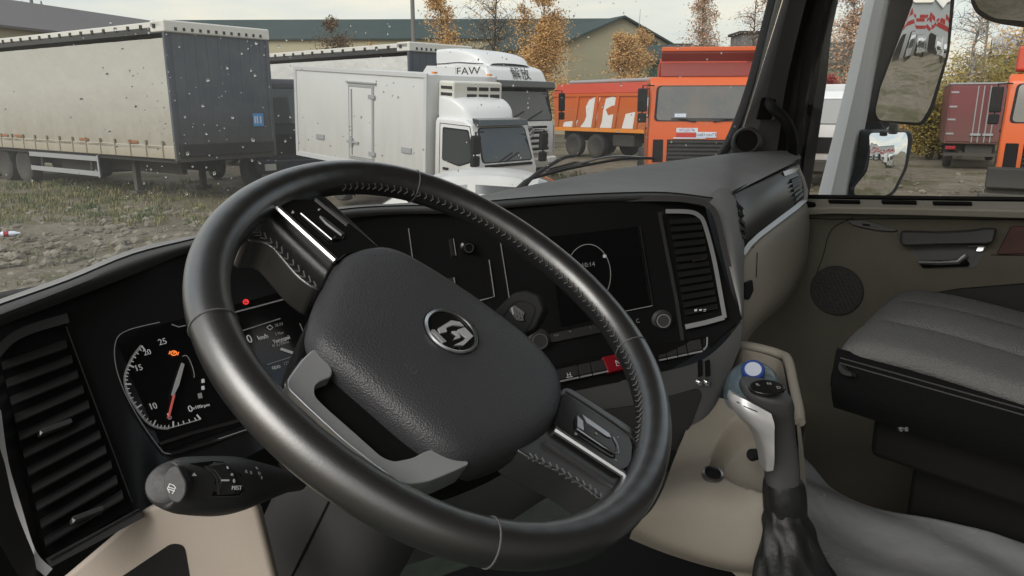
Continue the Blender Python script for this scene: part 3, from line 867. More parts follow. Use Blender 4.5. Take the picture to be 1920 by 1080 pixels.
# passenger side of the dash
ribbon('pad_seam', lambda x, y, o=0: at(x, y, 1.36 + (x - 1372) * .0027 - o), [(1374, 362), (1392, 352), (1440, 330), (1480, 310), (1500, 300)], 6, rubber, dash, .004, th=.01, smooth=4)
gp = [[(1376, 356, 1.40), (1400, 346, 1.45), (1440, 328, 1.535), (1477, 311, 1.65), (1500, 303, 1.75)],
      [(1378, 366, 1.375), (1400, 354, 1.42), (1440, 336, 1.50), (1476, 320, 1.61), (1500, 312, 1.71)],
      [(1388, 400, 1.36), (1405, 385, 1.40), (1444, 360, 1.47), (1484, 340, 1.60), (1508, 335, 1.70)],
      [(1398, 430, 1.37), (1410, 420, 1.40), (1448, 392, 1.475), (1488, 366, 1.60), (1510, 356, 1.70)],
      [(1394, 470, 1.39), (1414, 448, 1.42), (1450, 420, 1.50), (1490, 392, 1.62), (1512, 376, 1.71)]]
vs, fs = grid([px3(x) for x in gp], 4, 4)
GS = Surf(vs, fs)
mesh('glovebox_face', vs, fs, mat('satin_graphite', (.06, .058, .056), .38, .2), dash)
pv = slab('passenger_air_vent', [GS(1481, 336, .004), GS(1497, 330, .004), GS(1506, 352, .004), GS(1505, 372, .004), GS(1490, 384, .004)], .004, black, dash)
for k in range(5):
    t = k / 4
    a, b, c, d = GS(1483 + 8 * t, 344 + 34 * t, .014), GS(1500 + 4 * t, 336 + 30 * t, .014), GS(1499 + 4 * t, 331 + 30 * t, .005), GS(1482 + 8 * t, 339 + 34 * t, .005)
    MB().prism([a, b, c, d], (b - a).cross(d - a).normalized() * .003).build('slat', darkpl, pv, smooth=False)
pv2 = slab('passenger_air_vent', [GS(1381, 376, .004), GS(1392, 390, .004), GS(1398, 440, .004), GS(1396, 455, .004), GS(1390, 440, .004)], .004, black, dash)
for k in range(5):
    t = k / 4
    a, b = GS(1383 + 9 * t, 385 + 58 * t, .012), GS(1391 + 6 * t, 392 + 55 * t, .012)
    MB().tube([a, b], .004, 4).build('slat', darkpl, pv2, smooth=False)
tr = [(1470, 326, 1.585), (1484, 321, 1.62), (1497, 318, 1.69), (1504, 334, 1.69), (1511, 358, 1.70), (1510, 374, 1.70), (1494, 388, 1.625), (1450, 421, 1.495), (1424, 441, 1.43), (1406, 458, 1.395), (1394, 476, 1.37)]
ribbon('silver_trim', lambda x, y, o=0, T=tr: at(x, y, min(((abs(x - a) + abs(y - b)), c) for a, b, c in [tuple(p) for p in T])[1] - o), [(a, b) for a, b, c in tr], 9, silver_p, dash, .012, th=.02)
lp = [[(1394, 474, 1.38), (1424, 446, 1.43), (1452, 424, 1.50), (1492, 396, 1.63), (1512, 380, 1.72)],
      [(1394, 500, 1.36), (1426, 466, 1.41), (1456, 442, 1.48), (1496, 412, 1.62), (1516, 396, 1.73)],
      [(1394, 560, 1.34), (1424, 530, 1.39), (1454, 508, 1.46), (1494, 470, 1.60), (1518, 430, 1.73)],
      [(1392, 620, 1.34), (1420, 590, 1.38), (1450, 566, 1.45), (1484, 536, 1.58), (1512, 490, 1.73)],
      [(1390, 660, 1.38), (1410, 626, 1.42), (1440, 596, 1.50), (1470, 570, 1.62), (1500, 530, 1.76)]]
vs, fs = grid([px3(x) for x in lp], 4, 4)
PS = Surf(vs, fs)
mesh('passenger_lower_panel', vs, fs, mat('warm_grey_plastic', (.40, .365, .31), .6, bump=('n', 420, .16)), dash)
ribbon('panel_seam', PS, [(1412, 462), (1420, 476), (1418, 520)], 1.6, black, dash, .002)
slab('glovebox_latch', rnd([PS(1398, 530, .012), PS(1412, 524, .012), PS(1414, 545, .012), PS(1406, 562, .012), PS(1398, 560, .012)], .004), .012, rubber, dash, bevel=.002)
# beige knee panel on the driver's left with its dark pocket, and the textured outer trim
KP = at(300, 1000, .70)
kn = (V((.12, -1, .35))).normalized()
kp = slab('knee_panel', rnd([onpl(x, y, KP, kn) for x, y in ((60, 1130), (272, 952), (310, 938), (470, 938), (484, 952), (520, 1100), (520, 1180), (60, 1180))], .008), .02, beige, dash, bevel=.006, seg=3)
slab('knee_pocket', rnd([onpl(x, y, KP, kn) for x, y in ((200, 1100), (322, 1018), (346, 1022), (356, 1080), (362, 1150), (200, 1150))], .010), .004, black, kp, off=.0008)
vs, fs = grid([px3([(-120, 700, .60), (-60, 720, .60), (0, 840, .615), (28, 950, .615), (72, 1060, .61), (100, 1120, .60)]), px3([(-200, 760, .56), (-140, 820, .56), (-40, 900, .575), (-10, 1000, .58), (40, 1090, .58), (60, 1140, .57)])], 4, 3)
mesh('outer_trim', vs, fs, darkpl, dash)

# --- console with cup recess and bottle bin
con = thing('centre_console', 'beige moulded floor console with cup recess and bottle bin behind the gear lever', 'console', cab(.62, .72, -.9), world=True)
rows = [[(1300, 740, 1.19), (1345, 745, 1.17), (1400, 760, 1.12), (1450, 775, 1.10), (1506, 795, 1.05)],
        [(1290, 795, 1.15), (1345, 798, 1.13), (1400, 805, 1.10), (1450, 815, 1.08), (1508, 830, 1.04)],
        [(1262, 866, 1.10), (1320, 858, 1.09), (1390, 858, 1.07), (1450, 868, 1.05), (1510, 880, 1.02)],
        [(1244, 915, 1.02), (1310, 905, 1.01), (1380, 908, 1.0), (1450, 915, .98), (1512, 930, .97)],
        [(1222, 955, 1.0), (1290, 955, .99), (1370, 968, .975), (1450, 975, .965), (1514, 985, .955)],
        [(1190, 988, 1.01), (1260, 1018, 1.0), (1350, 1046, .985), (1450, 1062, .97), (1516, 1070, .96)],
        [(1180, 1010, 1.05), (1255, 1040, 1.04), (1350, 1068, 1.03), (1450, 1085, 1.02), (1518, 1095, 1.01)]]
vs, fs = grid([px3(x) for x in rows], 14, 14)
cc = at(1428, 876, 1.055)
for v in vs:
    q = v - cc
    d = math.hypot(q.x / .062, q.y / .075)
    if d < 1.15: v.z -= .045 * max(0, min(1, (1.1 - d) / .22))
mesh('console_body', vs, fs, beige_c, con, ang=60)
MB().lathe([(.0145, -.002), (.014, .003), (.011, .004), (.0095, -.001)], at(1336, 890, 1.018), V((0, -.35, 1)), 24).build('socket_ring', dimchrome, con)
MB().lathe([(.0098, .0), (.0098, .0012), (.0, .0012)], at(1336, 890, 1.0175), V((0, -.35, 1)), 20).build('power_socket', black, con)
# bin: rim tube and walls
rim = [(1376, 660, 1.20), (1384, 648, 1.24), (1420, 652, 1.24), (1462, 664, 1.22), (1478, 676, 1.19), (1488, 720, 1.13), (1498, 768, 1.07), (1500, 792, 1.045)]
ri = [at(*q) for q in rim]
vs = ri + [p + V((.0, .0, -.012)) for p in ri]
mb = MB()
mb.tube(cat(ri, 5), .0075, 10)
mb.build('bin_rim', beige_c, con)
wall_o = cat([p + V((.011, .004, -.004)) for p in ri], 5)
n = len(wall_o)
mb = MB().add(wall_o + [p + V((.0, .0, -.42)) for p in wall_o], [(i, i + 1, n + i + 1, n + i) for i in range(n - 1)])
mb.build('bin_outer_wall', beige_c, con)
wall_i = cat([p - V((.011, .004, .004)) for p in ri], 5)
mb = MB().add(wall_i + [p + V((0, 0, -.30)) for p in wall_i], [(i, i + 1, n + i + 1, n + i) for i in range(n - 1)])
mb.build('bin_inner_wall', beige_c, con)
vs, fs = grid([px3([(1500, 792, 1.045), (1506, 840, 1.02), (1512, 910, .99), (1516, 1000, .97)]), px3([(1494, 800, 1.035), (1498, 845, 1.0), (1502, 910, .965), (1506, 1000, .94)])], 4, 2)
mesh('console_edge', vs, fs, beige_c, con)
MB().lathe([(.006, -.01), (.008, .0), (.0085, .010), (.005, .014), (.0, .014)], at(1417, 852, 1.03), V((-.7, -.6, .2)), 16).build('console_button', rubber, con)

# --- water bottle
bt = thing('water_bottle', 'clear plastic water bottle with blue screw cap standing in the console bin', 'bottle', at(1412, 705, 1.10) - V((-.24, -.60, .76)) * .26, world=True)
bo = at(1412, 700, 1.10)
ax = V((-.24, -.60, .76)).normalized()
MB().lathe([(.040, -.26), (.044, -.24), (.044, -.12), (.042, -.10), (.044, -.085), (.0435, -.055), (.040, -.034), (.033, -.019), (.024, -.011), (.0145, -.006), (.0140, .0)], bo, ax, 32).build('bottle_body', bglass, bt)
MB().lathe([(.0150, -.006), (.0166, -.004), (.0166, .010), (.0155, .0125), (.012, .0125), (.0115, .0115), (.0, .0115)], bo, ax, 28).build('bottle_cap', capblue, bt)
MB().lathe([(.0118, .0118), (.0118, .0126), (.0, .0126)], bo, ax, 24).build('cap_disc', capwhite, bt)

# --- gear lever
gl = thing('gear_lever', 'black and silver gear lever with leather boot rising beside the beige console', 'gear lever', at(1480, 1060, .96), world=True)
def loftsec(name, secs, m, parent, n=20, **k):          # (centre, half width vec, half depth vec)
    vs, fs = [], []
    secs = [(V(a), V(b), V(c)) for a, b, c in secs]
    cs, bs, ds = cat([s[0] for s in secs], 4), cat([s[1] for s in secs], 4), cat([s[2] for s in secs], 4)
    for c, b, d in zip(cs, bs, ds):
        for i in range(n):
            a = 2 * math.pi * i / n
            co, si = math.cos(a), math.sin(a)
            e = .75
            vs.append(c + b * (abs(co) ** e * (1 if co > 0 else -1)) + d * (abs(si) ** e * (1 if si > 0 else -1)))
    m_ = len(cs)
    for i in range(m_ - 1):
        for j in range(n):
            j2 = (j + 1) % n
            fs.append((i * n + j, i * n + j2, (i + 1) * n + j2, (i + 1) * n + j))
    fs += [list(range(n - 1, -1, -1)), list(range((m_ - 1) * n, m_ * n))]
    return mesh(name, vs, fs, m, parent, **k)
def sec(px, py, d, wpx, dep, tilt=0):
    c = at(px, py, d)
    return (c, V((math.cos(tilt), 0, -math.sin(tilt))) * (wpx * d / F), V((0, dep, 0)))
loftsec('lever_grip', [sec(1467, 905, .945, 31, .018), sec(1465, 860, .94, 31, .018), sec(1460, 815, .93, 29, .02), sec(1453, 785, .92, 33, .024), sec(1444, 762, .91, 40, .03, .2), sec(1438, 746, .905, 47, .034, .2), sec(1435, 733, .90, 46, .034, .2), sec(1434, 724, .90, 40, .028, .2), sec(1434, 720, .90, 26, .02, .2)], midpl, gl, ang=70)
# silver shell on the left of the grip
sh = [[(1374, 738, .885), (1402, 752, .872), (1446, 776, .868)], [(1370, 752, .888), (1400, 772, .870), (1452, 796, .868)], [(1380, 775, .895), (1412, 796, .876), (1452, 812, .872)],
      [(1408, 805, .905), (1428, 820, .886), (1452, 834, .88)], [(1424, 838, .915), (1436, 850, .896), (1452, 862, .888)], [(1432, 880, .925), (1438, 884, .91), (1450, 882, .90)]]
vs, fs = grid([px3(x) for x in sh], 6, 5)
n = len(vs)
bk = [v + V((0.004, .028, -.006)) for v in vs]
nu_ = 13
fs2 = fs + [[i + n for i in q] for q in fs]
nr = n // nu_
edge = [i for i in range(nu_)] + [i * nu_ + nu_ - 1 for i in range(1, nr)] + [(nr - 1) * nu_ + i for i in range(nu_ - 2, -1, -1)] + [i * nu_ for i in range(nr - 2, 0, -1)]
for i in range(len(edge)):
    a, b = edge[i], edge[(i + 1) % len(edge)]
    fs2.append((a, b, b + n, a + n))
mesh('lever_shell', vs + bk, fs2, silver_p, gl, ang=60)
ribbon('shell_groove', Surf(vs, fs), [(1381, 753), (1400, 764), (1420, 772)], 2, rubber, gl, .001)
ct0 = at(1438, 724, .872)
capn = V((-.02, -.22, 1)).normalized()
cu = V((1, .05, .0))
cu = (cu - capn * cu.dot(capn)).normalized()
cv_ = capn.cross(cu)
vs = [ct0 + cu * .021 * math.cos(a) + cv_ * .015 * math.sin(a) for a in [k * math.pi / 12 for k in range(24)]]
capo = MB().prism(vs, -capn * .006).build('lever_cap', gloss, gl, bevel=.002)
for b, x, y in (('R', -.010, .003), ('N', .004, .004), ('D', .012, -.005)):
    text(b, ct0 + cu * x + cv_ * y + capn * .0006, cu, cv_, .007, dimprint, capo)
loftsec('lever_collar', [sec(1472, 960, .955, 38, .024), sec(1471, 930, .952, 38, .026), sec(1470, 905, .948, 36, .022), sec(1469, 898, .946, 32, .018)], boot_m, gl)
rows = []
for k, (py, w_, d, cx) in enumerate(((925, 38, .95, 1471), (960, 38, .95, 1472), (985, 46, .945, 1476), (1020, 53, .94, 1481), (1060, 65, .93, 1488), (1110, 84, .92, 1498), (1160, 100, .92, 1505))):
    row = []
    for i in range(25):
        a = math.pi * 2 * i / 24
        fold_ = 1 + .10 * math.sin(a * 5 + k * 1.3) * min(1, k / 3) + .06 * math.sin(a * 9 - k * 1.7)
        row.append(at(cx, py, d) + V((math.cos(a) * w_ * d / F * fold_, math.sin(a) * w_ * d / F * .8 * fold_, 0)))
    rows.append(row)
vs, fs = grid(rows, 2, 4)
mesh('lever_boot', vs, fs, boot_m, gl, ang=70)
# ================================================================== STEERING WHEEL
WC = CAM + V((-.0534, .687, -.2075))
wn = V((math.cos(.9499) * math.cos(-.6365), math.cos(.9499) * math.sin(-.6365), math.sin(.9499)))
wu = Z.cross(wn).normalized()
wv = wn.cross(wu)
KC = (-.0038, 0.0, .0002, .002, -.0041, -.0127)
def wr(t): return .225 * (1 + sum(KC[2 * k] * math.cos((k + 2) * t) + KC[2 * k + 1] * math.sin((k + 2) * t) for k in range(3)))
def WP(px, py, h=0.0): return onpl(px, py, WC + wn * h, wn)
def wang(px, py):
    p = WP(px, py) - WC
    return math.atan2(p.dot(wv), p.dot(wu))
def wpt(t, rr=0.0, h=0.0):
    return WC + (wu * math.cos(t) + wv * math.sin(t)) * (wr(t) + rr) + wn * h
wheel = thing('steering_wheel', 'black leather steering wheel turned to the right with silver badge and chrome lower spoke', 'steering wheel', WC, world=True)
RT = .0187
N, NS = 220, 22
vs, fs = [], []
for i in range(N):
    t = 2 * math.pi * i / N
    for j in range(NS):
        a = 2 * math.pi * j / NS
        k = 1 + .006 * math.sin(t * 57 + a * 3) * (1 if math.cos(a) < .2 else 0)
        vs.append(wpt(t, math.cos(a) * RT * .96 * k, math.sin(a) * RT * 1.03 * k))
for i in range(N):
    for j in range(NS):
        i2, j2 = (i + 1) % N, (j + 1) % NS
        fs.append((i * NS + j, i2 * NS + j, i2 * NS + j2, i * NS + j2))
mesh('rim', vs, fs, leather, wheel, ang=80)
for p in ((395, 612), (770, 335), (1194, 655), (918, 1030)):
    t = wang(*p)
    mb = MB()
    ring_ = [wpt(t, math.cos(a) * RT * .965, math.sin(a) * RT * 1.035) for a in [2 * math.pi * k / 24 for k in range(25)]]
    mb.tube(ring_, .0009, 5, cap=False).build('rim_seam', seamm, wheel)
rg0 = random.Random(21)
mb = MB()
n = 70
t0, t1 = wang(1215, 850), wang(640, 360)
if t1 < t0: t1 += 2 * math.pi
for k in range(n):
    t = t0 + (t1 - t0) * k / n
    for sgn in (-1, 1):
        q0, q1 = 3.02 + (t1 - t0) * 0, 3.02
        a0, a1 = math.pi - .12 + rg0.uniform(-.02, .02), math.pi - .12 - sgn * .20 * rg0.uniform(.75, 1.2)
        p0 = wpt(t, math.cos(a0) * (RT + .0002), math.sin(a0) * (RT + .0006) + 0)
        p1 = wpt(t + .014 * rg0.uniform(.6, 1.3), math.cos(a1) * (RT + .0002), math.sin(a1) * (RT + .0006))
        mb.tube([p0, p1], .00075, 4)
mb.build('rim_stitching', thread, wheel, kind='stuff')
def wslab(name, pts, h, t, m, par=None, r=0.0, smooth=0, **k):
    P = [WP(x, y, h) for x, y in pts]
    if smooth: P = cat(P, smooth, True)
    elif r: P = rnd(P, r)
    return slab(name, P, t, m, par or wheel, **k)
# hub body behind the pad
wslab('hub_body', [(596, 560), (560, 640), (548, 710), (600, 775), (680, 845), (760, 890), (870, 885), (960, 850), (1045, 800), (1060, 730), (960, 620), (800, 510), (690, 470), (630, 490)], -.012, .05, black, r=.02, bevel=.006)
# airbag cover with a soft domed face
ol = [(655, 477), (690, 467), (730, 469), (780, 493), (860, 543), (940, 600), (1005, 652), (1044, 700), (1053, 738), (1043, 783), (1010, 818), (945, 848), (880, 862), (830, 852), (770, 812), (700, 752), (640, 700), (596, 660), (584, 625), (594, 580), (612, 530), (632, 494)]
oc = cat([WP(x, y, 0) for x, y in ol], 5, True)
c0 = sum(oc, V((0, 0, 0))) / len(oc)
vs, fs = [], []
prof = [(1.0, -.034), (1.02, -.02), (1.015, -.008), (.995, .0), (.965, .0055), (.92, .0095), (.84, .013), (.72, .0155), (.55, .0175), (.36, .019), (.18, .0195)]
n = len(oc)
for s_, h_ in prof:
    for p in oc: vs.append(c0 + (p - c0) * s_ + wn * h_)
vs.append(c0 + wn * .0197)
for i in range(len(prof) - 1):
    for j in range(n):
        fs.append((i * n + j, i * n + (j + 1) % n, (i + 1) * n + (j + 1) % n, (i + 1) * n + j))
for j in range(n): fs.append(((len(prof) - 1) * n + j, (len(prof) - 1) * n + (j + 1) % n, len(vs) - 1))
pad = mesh('airbag_cover', vs, fs, pad_m, wheel, ang=80)
PSf = Surf(vs, fs)
# badge
e0 = PSf(846, 621, .0)
eu = (PSf(880, 621, 0) - PSf(812, 621, 0)).normalized()
def EP(x, y, o=.0): return PSf(540 + x / 2.843, 540 + y / 2.843, o)
em = slab('badge', cat([PSf(846 + 52 * math.cos(a) + 4 * math.sin(a), 621 + 40 * math.sin(a) + 14 * math.cos(a), .0015) for a in [2 * math.pi * k / 24 for k in range(24)]], 1), .004, gloss, wheel)
def ringloop(sx): return [PSf(846 + sx * (47 * math.cos(a) + 3 * math.sin(a)), 621 + sx * (37 * math.sin(a) + 13 * math.cos(a)), .0035) for a in [2 * math.pi * k / 40 for k in range(41)]]
MB().tube(ringloop(1.0), .0016, 6, cap=False).build('badge_ring', chrome, em)
for pts in ([(800, 216), (870, 172), (916, 180), (938, 202), (880, 196), (842, 212), (848, 232), (812, 240)], [(905, 222), (942, 208), (988, 256), (936, 304), (886, 304), (934, 280), (950, 262), (922, 242)],
            [(764, 222), (780, 220), (846, 284), (828, 290)], [(874, 230), (906, 228), (920, 264), (880, 276), (900, 250)]):
    slab('badge_bolt', [EP(x, y, .0035) for x, y in pts], .002, silver_p if len(pts) > 4 else satin, em, smooth=False)
ribbon('badge_letters', PSf, [(846, 656), (852, 650), (859, 650), (864, 657)], 2, dimchrome, em, .003)
ribbon('airbag_mark', PSf, [(759, 681), (764, 688), (766, 682)], 1.5, thread, wheel, .0006)
ribbon('airbag_mark', PSf, [(776, 687), (769, 692), (772, 699), (780, 700), (783, 694)], 1.5, thread, wheel, .0006)
# spokes in leather
wslab('spoke', [(452, 452), (478, 400), (516, 372), (606, 362), (720, 470), (660, 500), (622, 500), (602, 548), (560, 520), (500, 450)], -.004, .036, leather, r=.012, bevel=.012, seg=4)
wslab('spoke', [(1020, 790), (1060, 720), (1184, 800), (1232, 840), (1222, 900), (1180, 950), (1140, 946), (1080, 900), (990, 856), (960, 836)], -.004, .036, leather, r=.012, bevel=.012, seg=4)
# switch pods
lp_ = wslab('switch_panel', [(516, 384), (528, 374), (600, 371), (716, 466), (650, 476), (630, 492)], .003, .012, gloss, r=.005, bevel=.002)
MB().tube([WP(519, 389, .005), WP(629, 489, .005)], .0032, 8).build('trim_strip', chrome, lp_)
MB().tube([WP(592, 372, .004), WP(652, 420, .004)], .0011, 6).build('trim_strip', dimchrome, lp_)
rk = wslab('rocker_switch', [(563, 398), (590, 392), (600, 400), (648, 438), (644, 447), (622, 449)], .0055, .004, gloss, lp_, r=.003, bevel=.001)
MB().tube([WP(564, 400, .0062), WP(622, 449, .0062), WP(628, 444, .0062)], .0008, 5).build('rocker_edge', dimchrome, rk)
slab('rocker_face', [WP(600, 404, .0068), WP(606, 406, .0068), WP(646, 437, .0068), WP(641, 439, .0068), WP(612, 417, .0068)], .002, chrome, rk)
for pts in ([(546, 400), (552, 399), (549, 394)], [(596, 392), (601, 391), (598, 395)]): slab('switch_mark', [WP(x, y, .0036) for x, y in pts], .0004, whiteprint, lp_)
rp_ = wslab('switch_panel', [(1050, 742), (1058, 734), (1140, 790), (1180, 818), (1188, 834), (1186, 872), (1168, 884), (1046, 802), (1040, 790)], .003, .012, gloss, r=.005, bevel=.002)
MB().tube([WP(1040, 805, .005), WP(1170, 890, .005)], .0034, 8).build('trim_strip', chrome, rp_)
MB().tube(cat([WP(1170, 890, .005), WP(1180, 892, .004), WP(1190, 884, .004), WP(1192, 838, .004), WP(1184, 820, .004), WP(1168, 806, .004), WP(1110, 766, .004), WP(1060, 734, .003)], 4), .0014, 6).build('trim_strip', dimchrome, rp_)
rk = wslab('rocker_switch', [(1082, 776), (1090, 774), (1150, 818), (1158, 832), (1154, 850), (1082, 803), (1079, 790)], .0055, .004, gloss, rp_, r=.003, bevel=.001)
slab('rocker_face', [WP(1083, 779, .0068), WP(1093, 789, .0068), WP(1095, 807, .0068), WP(1083, 800, .0068)], .002, chrome, rk)
slab('rocker_face', [WP(1092, 777, .0068), WP(1142, 812, .0068), WP(1146, 820, .0068), WP(1138, 818, .0068), WP(1100, 792, .0068)], .002, chrome, rk)
MB().tube(cat([WP(1082, 804, .0062), WP(1152, 850, .0062), WP(1158, 838, .0062), WP(1150, 820, .0062)], 3), .0009, 5).build('rocker_edge', dimchrome, rk)
for x, y, b in ((1118, 813, '+'), (1080, 813, 'o'), (1155, 862, '-'), (1159, 819, '-')):
    e = (WP(x + 8, y + 6, .0068) - WP(x, y, .0068)).normalized()
    text(b, WP(x, y, .0066), e, wn.cross(e), .006, dimprint, rp_)
# lower spoke: dark pocket with a silver bracket
wslab('lower_pocket', [(610, 660), (596, 730), (660, 800), (730, 860), (860, 858), (800, 800), (700, 720)], -.016, .02, darkpl, r=.006)
ribbon('pocket_edge', lambda x, y, o=0: WP(x, y, -.015 + o), [(622, 728), (700, 790), (784, 852)], 2.5, midpl, wheel, .001)
br = [(590, 651), (566, 674), (539, 712), (540, 728), (575, 762), (640, 822), (690, 862), (738, 897), (768, 908), (806, 902), (850, 884), (884, 868), (860, 856), (812, 842), (796, 846), (775, 858), (738, 865), (716, 856), (660, 806), (612, 764), (590, 742), (590, 722), (604, 712), (622, 706), (624, 694), (610, 672)]
wslab('lower_bracket', br, -.002, .026, satin, r=.006, bevel=.008, seg=6)
MB().tube(cat([WP(568, 674, -.004), WP(541, 712, -.004), WP(542, 730, -.004), WP(600, 784, -.004), WP(690, 860, -.004), WP(740, 897, -.004), WP(770, 906, -.004), WP(850, 884, -.004)], 5), .0011, 6).build('bracket_edge', chrome, wheel)
# chevron stitching along the two spokes
for (pts, hh) in (([(482, 436), (510, 456), (540, 486), (572, 520), (600, 543)], .0), ([(1000, 858), (1034, 874), (1072, 896), (1108, 918), (1134, 940)], .0)):
    P = cat([V((x, y, 0)) for x, y in pts], 3)
    mb = MB()
    for i in range(len(P) - 1):
        d = (P[i + 1] - P[i]).normalized()
        q = V((-d.y, d.x, 0))
        for sgn in (-1, 1):
            a = P[i]
            b = P[i] - d * rg0.uniform(7, 11) + q * sgn * rg0.uniform(4.5, 7.5)
            mb.tube([WP(a.x, a.y, -.002), WP(b.x, b.y, -.002)], .0008, 4)
    mb.build('spoke_stitching', thread, wheel, kind='stuff')

# ================================================================== STEERING COLUMN AND STALKS
colm = thing('steering_column', 'dark grey steering column shroud with two stalks under the wheel', 'steering column', WC - wn * .3, world=True)
secs = []
for h, wd, dp, su in ((-.052, .062, .055, 0), (-.10, .075, .066, .0), (-.18, .080, .075, .0), (-.30, .075, .085, -.01), (-.46, .07, .09, -.02)):
    secs.append((WC + wn * h + wv * su, wu * wd, wv * dp))
loftsec('column_shroud', secs, midpl, colm, n=32, ang=60)
MB().tube([WC - wn * .06 + wu * -.060 + wv * -.03, WC - wn * .2 - wu * .079 - wv * .02, WC - wn * .44 - wu * .070 - wv * .03], .0015, 5).build('shroud_joint', black, colm)
slab('shroud_opening', [at(528, 845, .728), at(548, 862, .728), at(540, 888, .728), at(522, 872, .728)], .004, black, colm)
st = [(309, 907, .585, 34), (313, 908, .588, 43), (325, 909, .592, 48), (350, 910, .602, 53), (400, 911, .622, 55), (440, 909, .64, 51), (480, 906, .66, 39), (510, 904, .68, 29), (535, 903, .70, 21), (560, 902, .725, 18)]
mb = MB()
C_ = cat([at(x, y, d) for x, y, d, r in st], 5)
R_ = [v.x for v in cat([V((r * d / F, 0, 0)) for x, y, d, r in st], 5)]
mb.tube(C_, R_, 28)
sv, sf = list(mb.v), list(mb.f)
stk = mb.build('wiper_stalk', darkpl, colm, ang=50)
TS = Surf(sv, sf)
ea = (C_[0] - C_[3]).normalized()
btn = [(306, 893), (318, 876), (333, 872), (350, 905), (348, 928), (336, 945), (318, 940), (306, 918)]
EPn = at(326, 908, .568)
slab('stalk_button', rnd([onpl(x, y, EPn, (ea + V((0, -.8, .1))).normalized()) for x, y in btn], .003), .012, midpl, stk, bevel=.0015)
bn = (ea + V((0, -.8, .1))).normalized()
BS = lambda x, y, o=0: onpl(x, y, EPn + bn * .0006, bn)
for P in ([(318, 924), (314, 916), (318, 907), (326, 910), (330, 916)], [(316, 917), (328, 921)], [(316, 913), (328, 917), (323, 926)]):
    ribbon('wiper_icon', BS, P, 1.7, whiteprint, stk, 0, th=.0004)
vs = []
slab('ring_slot', [TS(x, y, .0008) for x, y in ((356, 869), (400, 864), (418, 866), (452, 890), (458, 920), (448, 930), (398, 930), (404, 900), (392, 880), (372, 873))], .001, black, stk)
slab('rotary_ring', [TS(x, y, .003) for x, y in ((386, 874), (420, 868), (440, 884), (446, 910), (440, 926), (410, 927), (414, 900), (404, 884))], .003, darkpl, stk, bevel=.001)
ribbon('ring_edge', TS, [(384, 874), (402, 890), (408, 908), (408, 924)], 3, midpl, stk, .0035, smooth=3)
ribbon('ring_edge', TS, [(394, 931), (430, 931), (450, 930), (456, 922)], 2, midpl, stk, .001)
pan_ = lambda pts, m: slab('stalk_mark', [TS(x, y, .0038) for x, y in pts], .0005, m, stk)
pan_([(416, 899), (430, 899), (430, 902), (416, 902)], whiteprint)
slab('stalk_mark', [TS(x, y, .001) for x, y in ((360, 892), (369, 892), (364, 886))], .0005, whiteprint, stk)
for b, x, y, h in (('MIST', 444, 915, 8), ('0', 439, 902, 7), ('o', 435, 889, 7), ('S', 427, 877, 6)):
    stext(TS, b, (x - 5, y), (x + 5, y), h, whiteprint, stk, .0042)
for b, x, y in (('#', 462, 884), ('#', 471, 886), ('8', 482, 878), ('D', 487, 888), ('0', 491, 896)):
    stext(TS, b, (x - 4, y), (x + 4, y - .5), 7, dimprint, stk, .001)
kp0 = at(972, 586, .83)
kn0 = V((-.25, -1, .35)).normalized()
def KS(x, y, o=0): return onpl(x, y, kp0 + kn0 * o, kn0)
st2 = slab('light_stalk', rnd([KS(x, y) for x, y in ((912, 598), (962, 549), (986, 544), (1010, 553), (1020, 580), (1004, 616), (974, 634), (936, 622))], .004), .03, rubber, colm, bevel=.005, seg=3)
ribbon('stalk_groove', KS, [(938, 600), (966, 566), (996, 570), (1002, 586), (984, 622), (962, 618), (938, 600)], 2.6, black, st2, .0008, smooth=3)
slab('stalk_wheel', rnd([KS(x, y, .003) for x, y in ((954, 580), (964, 572), (984, 586), (978, 602), (968, 600))], .002), .003, darkpl, st2)
for k in range(4):
    x, y = 958 + k * 6, 577 + k * 4
    slab('wheel_rib', [KS(x, y, .0042), KS(x + 3, y - 1, .0042), KS(x + 6, y + 12, .0042), KS(x + 3, y + 13, .0042)], .002, dimprint if k < 1 else darkpl, st2)
MB().tube([at(955, 606, .89), WC - wn * .12 + wu * .05], [.012, .01], 10).build('stalk_arm', darkpl, st2)

# ================================================================== WINDSCREEN, WIPER, MIRRORS
ws = thing('windscreen', 'large rain-spotted windscreen above the dashboard', 'windscreen', cab(.9, 1.2, -.2), world=True)
base = [at(-140, 640, 1.02)] + [at(x, y + 14, d + .16) for x, y, d in Dd] + [at(1374, 306, 1.835)]
rows = []
for k in (-.1, 0, .3, .6, 1.0, 1.35):
    rows.append([p + Z * (.82 * k) - f_ * (.20 * k) for p in base])
vs, fs = grid(rows, 3, 3)
GSf = Surf(vs, fs)
mesh('windscreen_glass', vs, fs, glass_w, ws, ang=90)
